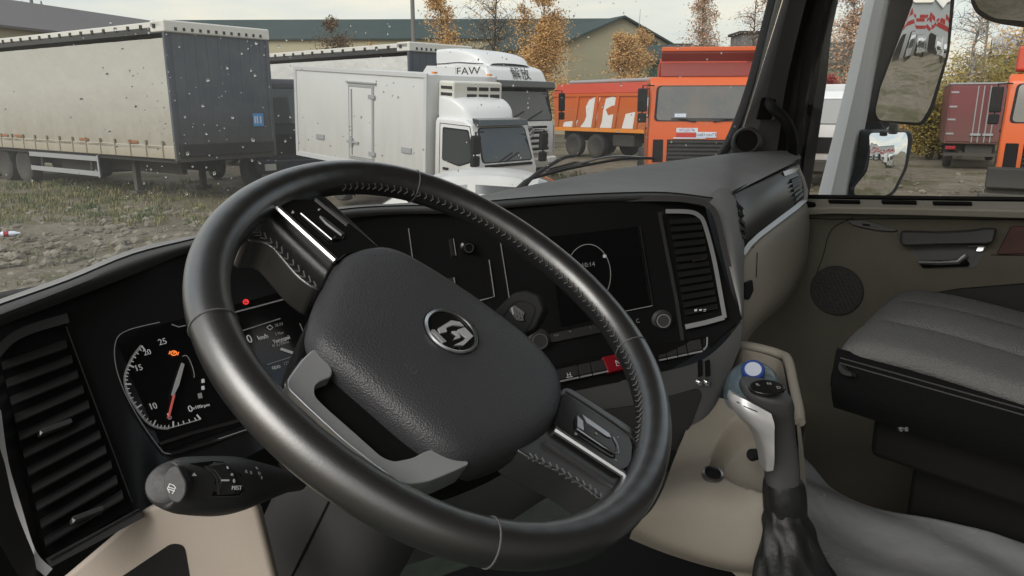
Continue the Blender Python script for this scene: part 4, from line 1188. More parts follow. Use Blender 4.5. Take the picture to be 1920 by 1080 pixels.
# rain drops: little water caps of different size clinging to the outside of the glass
mb = MB()
rg = random.Random(11)
def drop(px, py, rpx, el=1.0):
    p = GSf(px, py, 0)
    r0 = ray(px, py)
    d = (p - CAM).dot(V((0, cP, -sP)))
    n = -r0.normalized()
    gx = V((0, 0, 1)).cross(n).normalized()
    gy = n.cross(gx)
    R = rpx * .74 * d / F
    NN = 9
    sk = rg.uniform(-.4, .4)
    vs, fs = [], []
    for (q, h) in ((1.0, .0), (.86, .34), (.5, .58)):
        for k in range(NN):
            a = 2 * math.pi * k / NN
            jx = 1 + .15 * math.sin(a * 2 + px)
            vs.append(p + gx * (math.cos(a) * R * q * jx + sk * math.sin(a) * R * q * .4) + gy * math.sin(a) * R * q * el - n * (h * R + .0006))
    vs.append(p - n * (.64 * R + .0006))
    vs.append(p - n * .0004)
    for i in range(2):
        for k in range(NN): fs.append((i * NN + k, i * NN + (k + 1) % NN, (i + 1) * NN + (k + 1) % NN, (i + 1) * NN + k))
    for k in range(NN):
        fs.append((2 * NN + k, 2 * NN + (k + 1) % NN, 3 * NN))
        fs.append(((k + 1) % NN, k, 3 * NN + 1))
    mb.add(vs, fs)
for px, py, r in ((207, 42, 3), (216, 55, 4), (230, 93, 3.4), (201, 140, 4), (153, 187, 4), (255, 201, 4), (206, 248, 3.6), (219, 276, 3.4), (390, 150, 4), (380, 198, 3.4), (426, 127, 3.6), (480, 81, 3.4), (478, 141, 3.2), (436, 220, 3.4), (352, 288, 4), (474, 262, 4), (402, 325, 4.2), (350, 363, 4)):
    drop(px, py, r, 1.25)
for k in range(330):
    zone = rg.random()
    if zone < .42: px, py = rg.uniform(230, 700), rg.uniform(40, 400)
    elif zone < .55: px, py = rg.uniform(0, 330), rg.uniform(60, 560)
    elif zone < .88: px, py = rg.uniform(700, 1060), rg.uniform(20, 380)
    else: px, py = rg.uniform(1060, 1380), rg.uniform(0, 290)
    if py > 470 and px > 250: continue
    drop(px, py, rg.choice((1.0, 1.2, 1.4, 1.7, 2.0, 2.5)), rg.uniform(.9, 1.7))
mb.build('rain_drops', drop_m, ws, kind='stuff', ang=80)
# wiper lying across the bottom of the glass
wp = thing('windscreen_wiper', 'black windscreen wiper resting low on the wet glass', 'wiper', GSf(975, 352, -.02), world=True)
def W_(x, y, o=-.012): return GSf(x, y, o)
MB().tube(cat([W_(1000, 334), W_(1060, 318), W_(1130, 304), W_(1180, 297), W_(1226, 297)], 4), .0032, 6).build('wiper_blade', rubber, wp)
MB().tube(cat([W_(1024, 322, -.02), W_(1090, 306, -.02), W_(1150, 293, -.022), W_(1226, 297, -.016)], 4), .0024, 6).build('blade_spine', dimchrome, wp)
MB().tube(cat([W_(972, 356, -.03), W_(1004, 328, -.03), W_(1052, 298, -.034), W_(1076, 292, -.034)], 4), [.008] * 3 + [.005] * 3 + [.004] * 7, 8).build('wiper_arm', darkpl, wp)
MB().tube([W_(1030, 318, -.028), W_(1078, 305, -.026), W_(1108, 308, -.018)], .003, 6).build('blade_yoke', darkpl, wp)

# mirror pod outside the passenger door, its fairing, the kerb mirror
md = thing('side_mirror', 'tall dark side mirror pod with main and wide-angle glass outside the passenger window', 'mirror', at(1640, 365, 2.2), world=True)
fair = thing('pillar_fairing', 'pale grey corner fairing outside the passenger window', 'fairing', at(1560, 380, 2.1), world=True)
ro = [[(1688, -260, 2.10), (1622, 0, 2.12), (1578, 190, 2.13), (1532, 372, 2.14), (1512, 450, 2.15)], [(1706, -260, 2.02), (1640, 0, 2.04), (1598, 190, 2.05), (1556, 372, 2.06), (1538, 450, 2.07)],
      [(1724, -260, 2.03), (1658, 0, 2.05), (1618, 190, 2.06), (1580, 372, 2.07), (1564, 450, 2.08)], [(1732, -260, 2.10), (1666, 0, 2.12), (1627, 190, 2.13), (1592, 372, 2.14), (1576, 450, 2.15)]]
vs, fs = grid([px3(x) for x in ro], 4, 1)
nn_ = len(vs)
vs = vs + [v + V((.03, .05, 0)) for v in vs]
fs = fs + [[i + nn_ for i in q] for q in fs]
mesh('fairing_shell', vs, fs, extgrey, fair, ang=25)
def loop_slab(name, px, d, t, m, par, nrm=None, r=.02, **k):
    nrm = nrm or V((0, -1, .15)).normalized()
    P0 = at(px[0][0], px[0][1], d)
    P = [onpl(x, y, P0, nrm) for x, y in px]
    return slab(name, rnd(P, r), t, m, par, **k)
loop_slab('mirror_arm', [(1668, -60), (1770, -60), (1740, 80), (1690, 218), (1650, 254), (1612, 300), (1606, 372), (1584, 372), (1596, 300), (1620, 180), (1650, 40)], 2.34, .06, extnavy, md, bevel=.02, seg=3)
# main glass: its normal halves the angle between the eye and the road behind
back = -f_
def halfn(px, py, away):
    return (away.normalized() - ray(px, py).normalized()).normalized()
mn = halfn(1738, 88, (back + r_ * .06 + Z * -.035))
loop_slab('mirror_housing', [(1702, -120), (1712, 0), (1650, 160), (1640, 214), (1648, 231), (1734, 236), (1752, 205), (1782, 100), (1792, 0), (1798, -120)], 2.06, .11, rubber, md, mn, .02, bevel=.012, seg=3)
def mirror(px, d, nrm, R, name, par, fac=1.0):
    P0 = at(px[0][0], px[0][1], d)
    P = [onpl(x, y, P0, nrm) for x, y in px]
    P = rnd(P, .014, 5)
    c = sum(P, V((0, 0, 0))) / len(P)
    vs, fs = [], []
    K = 12
    for k in range(K):
        s_ = 1 - k / K
        for p in P:
            q = c + (p - c) * s_
            vs.append(q - nrm * ((q - c).length_squared / (2 * R)))
    vs.append(c)
    n = len(P)
    for k in range(K - 1):
        for j in range(n): fs.append((k * n + j, k * n + (j + 1) % n, (k + 1) * n + (j + 1) % n, (k + 1) * n + j))
    for j in range(n): fs.append(((K - 1) * n + j, (K - 1) * n + (j + 1) % n, len(vs) - 1))
    return mesh(name, vs, fs, mirror_m, par, ang=180)
mirror([(1708, -110), (1716, 0), (1654, 162), (1646, 210), (1653, 226), (1732, 231), (1747, 203), (1776, 100), (1786, 0), (1792, -110)], 2.035, mn, 1.8, 'main_mirror_glass', md)
mn2 = halfn(1660, 300, (back + r_ * .25 + Z * -.12))
loop_slab('wide_mirror_housing', [(1634, 246), (1712, 245), (1715, 262), (1704, 316), (1682, 362), (1668, 372), (1604, 372), (1600, 352), (1622, 320), (1630, 290)], 2.06, .08, extnavy, md, mn2, .012, bevel=.01, seg=3)
mirror([(1637, 250), (1709, 249), (1711, 262), (1700, 314), (1678, 360), (1664, 368), (1609, 368), (1608, 352), (1628, 322), (1634, 290)], 2.04, mn2, .42, 'wide_mirror_glass', md)
MB().tube([at(1676, 232, 2.06), at(1674, 250, 2.06)], .012, 8).build('mirror_stem', midpl, md)
km = thing('kerb_mirror', 'black framed convex kerb mirror at the top of the passenger window', 'mirror', at(1890, -20, 2.0), world=True)
kn2 = halfn(1885, 20, (V((.35, .1, -1))))
loop_slab('mirror_housing', [(1822, -90), (1819, 6), (1830, 30), (1862, 46), (1930, 56), (2060, 58), (2080, -90)], 2.0, .07, rubber, km, kn2, .03, bevel=.014, seg=3)
mirror([(1829, -84), (1826, 4), (1836, 24), (1864, 39), (1930, 49), (2054, 51), (2072, -84)], 1.985, kn2, .35, 'kerb_mirror_glass', km)
# ================================================================== OUTSIDE
# --- ground: one sheet to the horizon, finer and bumpy near the truck
gm = bpy.data.materials.new('wet_gravel')
gm.use_nodes = True
t = gm.node_tree
b = t.nodes['Principled BSDF']
tcn = t.nodes.new('ShaderNodeTexCoord')
def noise(scale, detail=6, rough=.6):
    n = t.nodes.new('ShaderNodeTexNoise')
    n.inputs['Scale'].default_value = scale
    n.inputs['Detail'].default_value = detail
    n.inputs['Roughness'].default_value = rough
    t.links.new(tcn.outputs['Object'], n.inputs[0])
    return n
def ramp(n, a, ca, bb, cb):
    r = t.nodes.new('ShaderNodeValToRGB')
    r.color_ramp.elements[0].position, r.color_ramp.elements[1].position = a, bb
    r.color_ramp.elements[0].color, r.color_ramp.elements[1].color = (*ca, 1), (*cb, 1)
    t.links.new(n.outputs[0], r.inputs[0])
    return r
r1 = ramp(noise(2.2), .36, (.15, .122, .088), .66, (.31, .265, .20))
r2 = ramp(noise(22, 10, .75), .40, (.085, .07, .052), .72, (.35, .31, .245))
mxc = t.nodes.new('ShaderNodeMix')
mxc.data_type = 'RGBA'
mxc.inputs[0].default_value = .5
t.links.new(r1.outputs[0], mxc.inputs[6])
t.links.new(r2.outputs[0], mxc.inputs[7])
r3 = ramp(noise(.33, 5), .50, (0, 0, 0), .60, (1, 1, 1))
mxg = t.nodes.new('ShaderNodeMix')
mxg.data_type = 'RGBA'
t.links.new(r3.outputs[0], mxg.inputs[0])
t.links.new(mxc.outputs[2], mxg.inputs[6])
r4 = ramp(noise(14, 4), .35, (.075, .070, .034), .7, (.16, .142, .075))
t.links.new(r4.outputs[0], mxg.inputs[7])
t.links.new(mxg.outputs[2], b.inputs['Base Color'])
rr = ramp(noise(.5, 3), .40, (.6, .6, .6), .6, (.95, .95, .95))
t.links.new(rr.outputs[0], b.inputs['Roughness'])
b.inputs['Specular IOR Level'].default_value = .2
bp = t.nodes.new('ShaderNodeBump')
bp.inputs['Strength'].default_value = .9
bp.inputs['Distance'].default_value = .06
nb = noise(13, 10, .75)
t.links.new(nb.outputs[0], bp.inputs['Height'])
t.links.new(bp.outputs[0], b.inputs['Normal'])
xs = [-600, -300, -150, -80, -50] + [-36 + 1.0 * k for k in range(70)] + [36, 50, 80, 150, 300, 600]
ys = [-400, -200, -100, -60, -40, -30] + [-24 + 1.0 * k for k in range(66)] + [44, 50, 60, 80, 120, 200, 400, 900]
rg = random.Random(3)
vs = []
for y in ys:
    for x in xs:
        z = 0
        if -36 < x < 33 and -24 < y < 42: z = .05 * math.sin(x * 1.3 + y * .7) * math.sin(y * .9 - x * .4) + rg.uniform(-.03, .03) - .02
        vs.append((x, y, z))
W = len(xs)
fs = [(i * W + j, i * W + j + 1, (i + 1) * W + j + 1, (i + 1) * W + j) for i in range(len(ys) - 1) for j in range(W - 1)]
o = mesh('ground', vs, fs, gm, fix=False)
o['kind'] = 'structure'
stone_m = mat('stone_grey', (.125, .11, .086), .9, spec=.2, var=(2.5, (.25, .228, .185), .12), bump=('n', 20, .5))
# stones pressed into the dirt in front of the truck and along the yard
mb = MB()
ico = [(0, 0, 1), (.9, 0, .35), (.28, .85, .35), (-.72, .53, .35), (-.72, -.53, .35), (.28, -.85, .35), (.72, .53, -.4), (-.28, .85, -.4), (-.9, 0, -.4), (-.28, -.85, -.4), (.72, -.53, -.4)]
icf = [(0, 1, 2), (0, 2, 3), (0, 3, 4), (0, 4, 5), (0, 5, 1), (1, 6, 2), (2, 7, 3), (3, 8, 4), (4, 9, 5), (5, 10, 1), (6, 7, 2), (7, 8, 3), (8, 9, 4), (9, 10, 5), (10, 6, 1)]
for k in range(6400):
    if k < 4800:
        d = rg.uniform(4.5, 17) if k % 3 else rg.uniform(4.5, 9)
        px = rg.uniform(-150, 780)
    else:
        d = rg.uniform(5, 26)
        px = rg.uniform(1000, 2000)
    x = (px - 960) / 1400 * d
    r = min(.14, .016 + .11 * rg.random() ** 3.2)
    a = rg.uniform(0, 6.28)
    sx, sy, sz = r * rg.uniform(.8, 1.5), r * rg.uniform(.7, 1.1), r * rg.uniform(.35, .8)
    ca, sa = math.cos(a), math.sin(a)
    mb.add([(x + (p[0] * sx * ca - p[1] * sy * sa) * rg.uniform(.85, 1.15), d + (p[0] * sx * sa + p[1] * sy * ca) * rg.uniform(.85, 1.15), p[2] * sz + r * .1) for p in ico], icf)
o = mb.build('stones', stone_m, kind='stuff', smooth=False, fix=False)
grass_m = mat('autumn_grass', (.07, .105, .030), .7, var=(1.2, (.22, .185, .08), .12))
mb = MB()
def tuft(x, y, h, n):
    for _ in range(n):
        a = rg.uniform(0, 6.28)
        bx, by = x + rg.gauss(0, .10), y + rg.gauss(0, .10)
        L = h * rg.uniform(.5, 1.2)
        dx, dy = math.cos(a) * L * .5, math.sin(a) * L * .5
        wx, wy = -math.sin(a) * .009, math.cos(a) * .009
        mb.add([(bx - wx, by - wy, -.02), (bx + wx, by + wy, -.02), (bx + dx * .4 + wx, by + dy * .4 + wy, L * .7), (bx + dx * .4 - wx, by + dy * .4 - wy, L * .7), (bx + dx, by + dy, L)], [(0, 1, 2, 3), (3, 2, 4)])
for k in range(620):
    d = rg.uniform(14.5, 23)
    px = rg.gauss(120, 130) if k % 3 else rg.uniform(-120, 620)
    tuft((px - 960) / 1400 * d, d, rg.uniform(.04, .15), 13)
for k in range(110):
    px, d = rg.uniform(-150, 500), rg.uniform(5, 12.5)
    tuft((px - 960) / 1400 * d, d, rg.uniform(.03, .08), 10)
for k in range(240):
    px, d = rg.uniform(1000, 1200), rg.uniform(14, 26)
    tuft((px - 960) / 1400 * d, d, rg.uniform(.05, .16), 12)
mb.build('grass', grass_m, kind='stuff', smooth=False, fix=False)

lt = thing('litter_bottle', 'small red and white plastic bottle lying in the mud at the far left', 'litter', (-9.15, 13.2, .03), .3)
def litter():
    MB().lathe([(.03, 0), (.045, .02), (.045, .2), (.02, .27), (.018, .3), (0, .3)], (0, 0, 0.02), (1, .1, 0), 12).build('bottle_body', capwhite, lt)
    MB().lathe([(.047, .05), (.047, .13)], (0, 0, .02), (1, .1, 0), 12).build('bottle_band', hazred, lt)
litter()
# --- materials of the yard
white_p = mat('truck_white', (.68, .69, .70), .35, coat=.3, dirt=(.4, 2.2, (.36, .34, .30)))
white_box = mat('box_white', (.64, .66, .67), .5, dirt=(.6, 3.6, (.40, .39, .36)))
curtain_m = mat('curtain_cream', (.43, .425, .385), .6, dirt=(.9, 2.8, (.27, .24, .185)), bump=('n', .9, .12))
rail_m = mat('rail_cream', (.43, .40, .33), .6, dirt=(.8, 1.5, (.25, .21, .15)))
frontw = mat('front_wall_blue', (.066, .078, .100), .55, var=(1.6, (.10, .11, .125), .2), dirt=(.9, 2.2, (.07, .065, .055)))
roof_w = mat('roof_sheet', (.62, .61, .57), .5)
orange = mat('municipal_orange', (.64, .108, .018), .4, coat=.2, dirt=(.4, 1.5, (.34, .12, .04)))
orange_bed = mat('bed_orange', (.54, .11, .022), .5, dirt=(.9, 2.4, (.38, .13, .04)))
redor = mat('bed_red', (.50, .060, .028), .45)
darkred = mat('visor_dark_red', (.22, .030, .022), .5)
yelor = mat('bed_rail_orange', (.70, .24, .03), .5)
maroon = mat('maroon_sheet', (.15, .030, .035), .45, dirt=(.8, 2.4, (.13, .06, .05)))
chas = mat('chassis_black', (.022, .021, .020), .7, dirt=(.0, 1.0, (.09, .08, .062)))
tyre = mat('tyre_rubber', (.024, .023, .022), .8, bump=('n', 30, .4), dirt=(-.6, .3, (.08, .07, .055)))
rimm = mat('wheel_steel', (.24, .23, .22), .5, .4)
vglass = mat('vehicle_glass', (.035, .042, .045), .06, spec=.7)
vglass2 = mat('reflection_grey_glass', (.10, .108, .11), .08, spec=.9, var=(1.1, (.15, .13, .115), .12))  # grey and warm mottling paint reflections into the glass colour
lamp_w = mat('lamp_clear', (.7, .7, .68), .12, spec=.8)
lamp_o = mat('lamp_orange', (.75, .25, .02), .2)
blue_s = mat('sticker_blue', (.09, .30, .62), .5)
trimg = mat('trim_grey', (.30, .31, .32), .45)
trim_l = mat('trim_light_grey', (.50, .51, .52), .45)
navy = mat('navy_paint', (.018, .022, .034), .4)
rust = mat('rust_mark', (.30, .12, .05), .8)

def lbuild(name, mb, m, par, **k): return mesh(name, mb.v, mb.f, m, par, **k)
WHEELS = {}
def wheel_pair(root, x, y, R=.5, wd=.30, dual=False, label=None):
    key = (R, wd)
    sgn = -1 if y < 0 else 1
    if key not in WHEELS:
        mb = MB().lathe([(R * .56, -wd / 2), (R * .60, -wd / 2 - .01), (R * .90, -wd / 2 + .005), (R * .98, -wd / 2 + .04), (R, -wd * .2), (R, wd * .2), (R * .98, wd / 2 - .04), (R * .90, wd / 2 - .005), (R * .6, wd / 2 + .01), (R * .56, wd / 2)], (0, 0, 0), (0, 1, 0), 28)
        tm = MB().lathe([(R * .58, -wd * .44), (R * .55, -wd * .40), (R * .48, -wd * .12), (R * .28, -wd * .10), (R * .26, -wd * .34), (R * .14, -wd * .40), (.0, -wd * .40)], (0, 0, 0), (0, 1, 0), 24)
        o1 = lbuild('wheel', mb, tyre, None)
        o2 = lbuild('rim', tm, rimm, o1)
        nb_ = MB()
        for k in range(8):
            a = k * math.pi / 4
            nb_.lathe([(.02, 0), (.02, -.03), (.0, -.035)], (R * .36 * math.cos(a), -wd * .11, R * .36 * math.sin(a)), (0, 1, 0), 6)
        o3 = lbuild('wheel_nuts', nb_, rimm, o1, kind='stuff')
        WHEELS[key] = o1
        o1.parent = root
    else:
        o1 = copy_tree(WHEELS[key], root)
    o1.location = (x, y, R)
    o1.rotation_euler = (0, rg.uniform(0, 1), 0 if sgn < 0 else math.pi)
    return o1
def bx(root, name, m, x0, x1, y0, y1, z0, z1, bevel=.01, **k):
    return MB().box(x0, x1, y0, y1, z0, z1).build(name, m, root, bevel=bevel, **k)
def sidepoly(root, name, m, pts, y, t=.02, bevel=0.0, **k):        # polygon in the x-z plane, standing t proud at side y
    sg = -1 if y < 0 else 1
    return MB().prism([(x, y, z) for x, z in pts], (0, sg * t, 0)).build(name, m, root, bevel=bevel, **k)
def facepoly(root, name, m, pts, P, U, Wv, t=.02, bevel=0.0, **k):  # polygon in the frame P + a*U + b*W
    U, Wv, P = V(U), V(Wv), V(P)
    n = U.cross(Wv).normalized()
    return MB().prism([P + U * a + Wv * b for a, b in pts], n * t).build(name, m, root, bevel=bevel, **k)

# --- curtain-side trailers
def trailer(label, X, Y, yaw, L=13.4, hw=1.41, zt=4.12, zb=1.04, straps=True, cm=None, wheels=True):
    R = thing('curtain_trailer', label, 'trailer', (X, Y, 0), math.radians(yaw), 'curtain-sided trailers in the yard')
    for sy in (-1, 1):
        vs, fs = [], []
        nx, nz_ = 70, 10
        for j in range(nz_ + 1):
            for i in range(nx + 1):
                x = -.06 - (L - .12) * i / nx
                z = zb + .30 + (zt - .34 - zb - .30) * j / nz_
                vs.append((x, sy * (hw - .01 + .012 * math.sin(x * 4.2 + 1) + .010 * math.sin(x * 9 + z * 1.2)), z))
        for j in range(nz_):
            for i in range(nx):
                a = j * (nx + 1) + i
                fs.append((a, a + 1, a + nx + 2, a + nx + 1))
        mesh('side_curtain', vs, fs, cm or curtain_m, R, ang=70)
        bx(R, 'roof_rail', roof_w, -L, 0, sy * hw - .04, sy * hw + .035, zt - .11, zt + .02, .02)
        bx(R, 'curtain_track', darkpl, -L, -.05, sy * hw - .03, sy * hw + .02, zt - .24, zt - .112, .01)
        if sy < 0:
            for k in range(24):
                x = -.3 - k * .55
                if x < -L: break
                o = bx(R, 'roof_clip', chas, x - .05, x + .05, -hw - .06, -hw - .036, zt - .12, zt - .03, 0)
        bx(R, 'side_rail', rail_m, -L, -.02, sy * hw - .03, sy * hw + .015, zb, zb + .31, .02)
        if straps and sy < 0:
            for k in range(18):
                x = -.5 - k * .72
                bx(R, 'strap', mat_strap, x - .03, x + .03, -hw - .035, -hw - .016, zb + .02, zb + .42, 0)
                bx(R, 'strap_hem', rail_m, x - .68, x - .06, -hw - .03, -hw - .0165, zb + .22, zb + .30, .005)
            for x in (-1.8, -4.2, -8.0, -8.9): bx(R, 'rust_patch', rust, x - .25, x + .2, -hw - .024, -hw - .0155, zb + .335, zb + .40, 0)
    bx(R, 'front_wall', frontw, -.06, .0, -hw + .02, hw - .02, zb - .08, zt - .10, .02)
    for k in range(9):
        y = -hw + .2 + k * (2 * hw - .4) / 8
        bx(R, 'wall_rib', frontw, .0, .009, y - .05, y + .05, zb + .5, zt - .25, .01)
    bx(R, 'front_cap', roof_w, -.5, .07, -hw - .04, hw + .04, zt - .22, zt + .05, .04)
    for k in range(12):
        y = -hw + .25 + k * (2 * hw - .5) / 11
        bx(R, 'roof_clip', chas, .071, .082, y - .03, y + .03, zt - .17, zt - .10, 0)
    bx(R, 'bumper_beam', chas, .0, .06, -hw + .1, hw - .1, zb + .04, zb + .34, .02)
    for sy in (-1, 1): bx(R, 'corner_post', frontw, -.05, .03, sy * (hw - .02) - .05, sy * (hw - .02) + .05, zb - .05, zt - .221, .015)
    bx(R, 'roof_sheet', roof_w, -L, -.125, -hw + .03, hw - .03, zt - .03, zt + .01, .0)
    bx(R, 'rear_wall', trimg, -L - .06, -L, -hw, hw, zb, zt, .02)
    bx(R, 'deck', chas, -L, -.1, -hw + .06, hw - .06, zb - .10, zb - .002, .0)
    for sy in (-.5, .5): bx(R, 'chassis_beam', chas, -L + .2, -1.2, sy - .07, sy + .07, zb - .48, zb - .101, .0)
    for sy in (-.95, .95):
        lg = MB().box(-2.75, -2.6, sy - .07, sy + .07, .1, zb - .1).box(-2.85, -2.5, sy - .16, sy + .16, .02, .1).build('landing_leg', chas, R, bevel=.01)
    if wheels:
        for k in range(3):
            for sy in (-1, 1):
                wheel_pair(R, -8.4 - 1.31 * k, sy * 1.08, .52, .36)
            if k < 3:
                mb = MB()
                P = [(-8.4 - 1.31 * k + .60 * math.cos(a), .52 + .60 * math.sin(a)) for a in [math.pi * (.04 + .92 * q / 10) for q in range(11)]]
                for (x0, z0), (x1, z1) in zip(P[:-1], P[1:]):
                    mb.add([(x0, -1.3, z0), (x1, -1.3, z1), (x1, -.88, z1), (x0, -.88, z0), (x0, -1.3, z0 + .015), (x1, -1.3, z1 + .015), (x1, -.88, z1 + .015), (x0, -.88, z0 + .015)], [(0, 1, 2, 3), (4, 7, 6, 5), (0, 4, 5, 1), (2, 6, 7, 3)])
                mb.build('mudguard', chas, R)
        for z in (.44, .84): bx(R, 'side_guard', trimg, -7.6, -3.7, -hw + .02, -hw + .07, z, z + .13, .01)
        for x in (-7.0, -4.2): bx(R, 'guard_bracket', chas, x - .04, x + .04, -hw + .075, -hw + .12, .42, zb - .1, 0)
        bx(R, 'guard_bracket', trimg, -3.74, -3.66, -hw + .0, -hw + .018, .42, 1.0, .01)
        bx(R, 'pallet_box', chas, -6.8, -4.6, -.9, .9, .45, zb - .1, .02)
    return R
mat_strap = mat('strap_web', (.16, .14, .10), .8)
T1 = trailer('cream curtain-sided trailer with dirty side and dark blue front wall, standing unhitched on the grass', -7.1, 19.0, -34.6)
fp = facepoly(T1, 'blue_sticker', blue_s, [(-.16, -.16), (.16, -.16), (.16, .16), (-.16, .16)], (.03, .93, 1.92), (0, 1, 0), (0, 0, 1), .004)
for a in (-.10, -.03, .07): facepoly(fp, 'sticker_bar', capwhite, [(a - .022, -.09), (a + .022, -.09), (a + .022, .09), (a - .022, .09)], (.0345, .93, 1.92), (0, 1, 0), (0, 0, 1), .002)
cream2 = mat('curtain_pale', (.60, .60, .575), .6, dirt=(.9, 2.6, (.45, .43, .38)), bump=('n', 1.2, .25))
trailer('paler curtain-sided trailer behind the small box truck, coupled to the tall white tractor', -2.15, 23.6, -41, 13.4, 1.28, 4.02, 1.1, False, cream2)

# --- cab builder for the cab-over trucks
def cabover(R, prof, hw, m, wind, side, door, bev=.07):
    mb = MB().prism([(x, -hw, z) for x, z in prof], (0, 2 * hw, 0))
    body = mb.build('cab', m, R, bevel=bev, seg=3)
    (xa, za), (xb, zb_), w0, w1, gm_ = wind          # windscreen: bottom point, top point on the nose line
    up = V((xb - xa, 0, zb_ - za))
    nrm = V((up.z, 0, -up.x)).normalized()
    Pq = [V((xa, -w0, za)), V((xa, w0, za)), V((xb, w1, zb_)), V((xb, -w1, zb_))]
    MB().prism([p + nrm * .012 for p in rnd(Pq, .10)], -nrm * .03).build('windscreen_seal', rubber, R)
    cq = sum(Pq, V((0, 0, 0))) / 4
    MB().prism([cq + (p - cq) * .955 + nrm * .018 for p in rnd(Pq, .10)], -nrm * .02).build('windscreen', gm_, R)
    for sy in (-1, 1):
        sidepoly(R, 'window_seal', rubber, [tuple(p.xy) for p in rnd([V((x, z, 0)) for x, z in side], .05)], sy * (hw - .008), .014)
        c = (sum(x for x, z in side) / len(side), sum(z for x, z in side) / len(side))
        sidepoly(R, 'side_window', vglass, [tuple(p.xy) for p in rnd([V((c[0] + (x - c[0]) * .92, c[1] + (z - c[1]) * .92, 0)) for x, z in side], .05)], sy * (hw - .006), .018)
        if door:
            D_ = door + [door[0]]
            mb = MB()
            for (x0, z0), (x1, z1) in zip(D_[:-1], D_[1:]):
                mb.tube([(x0, sy * (hw + .001), z0), (x1, sy * (hw + .001), z1)], .008, 4)
            mb.build('door_gap', rubber, R)
            hx = min(x for x, z in door) + .12
            bx(R, 'door_handle', rubber, hx, hx + .16, sy * (hw + .012) - .012, sy * (hw + .012) + .012, za - .22, za - .17, .005)
    return body
def fmirror(R, x, y, z, h=.42, m=None):
    sg = -1 if y < 0 else 1
    o = bx(R, 'mirror', m or rubber, x, x + .10, y - .11, y + .11, z - h, z, .03)
    bx(o, 'mirror_low', m or rubber, x, x + .10, y - .10, y + .10, z - h - .24, z - h - .03, .03)
    MB().tube([(x, y - sg * .25, z + .06), (x + .05, y, z + .06), (x + .05, y, z - h - .22)], .018, 6).build('mirror_arm', rubber, R)

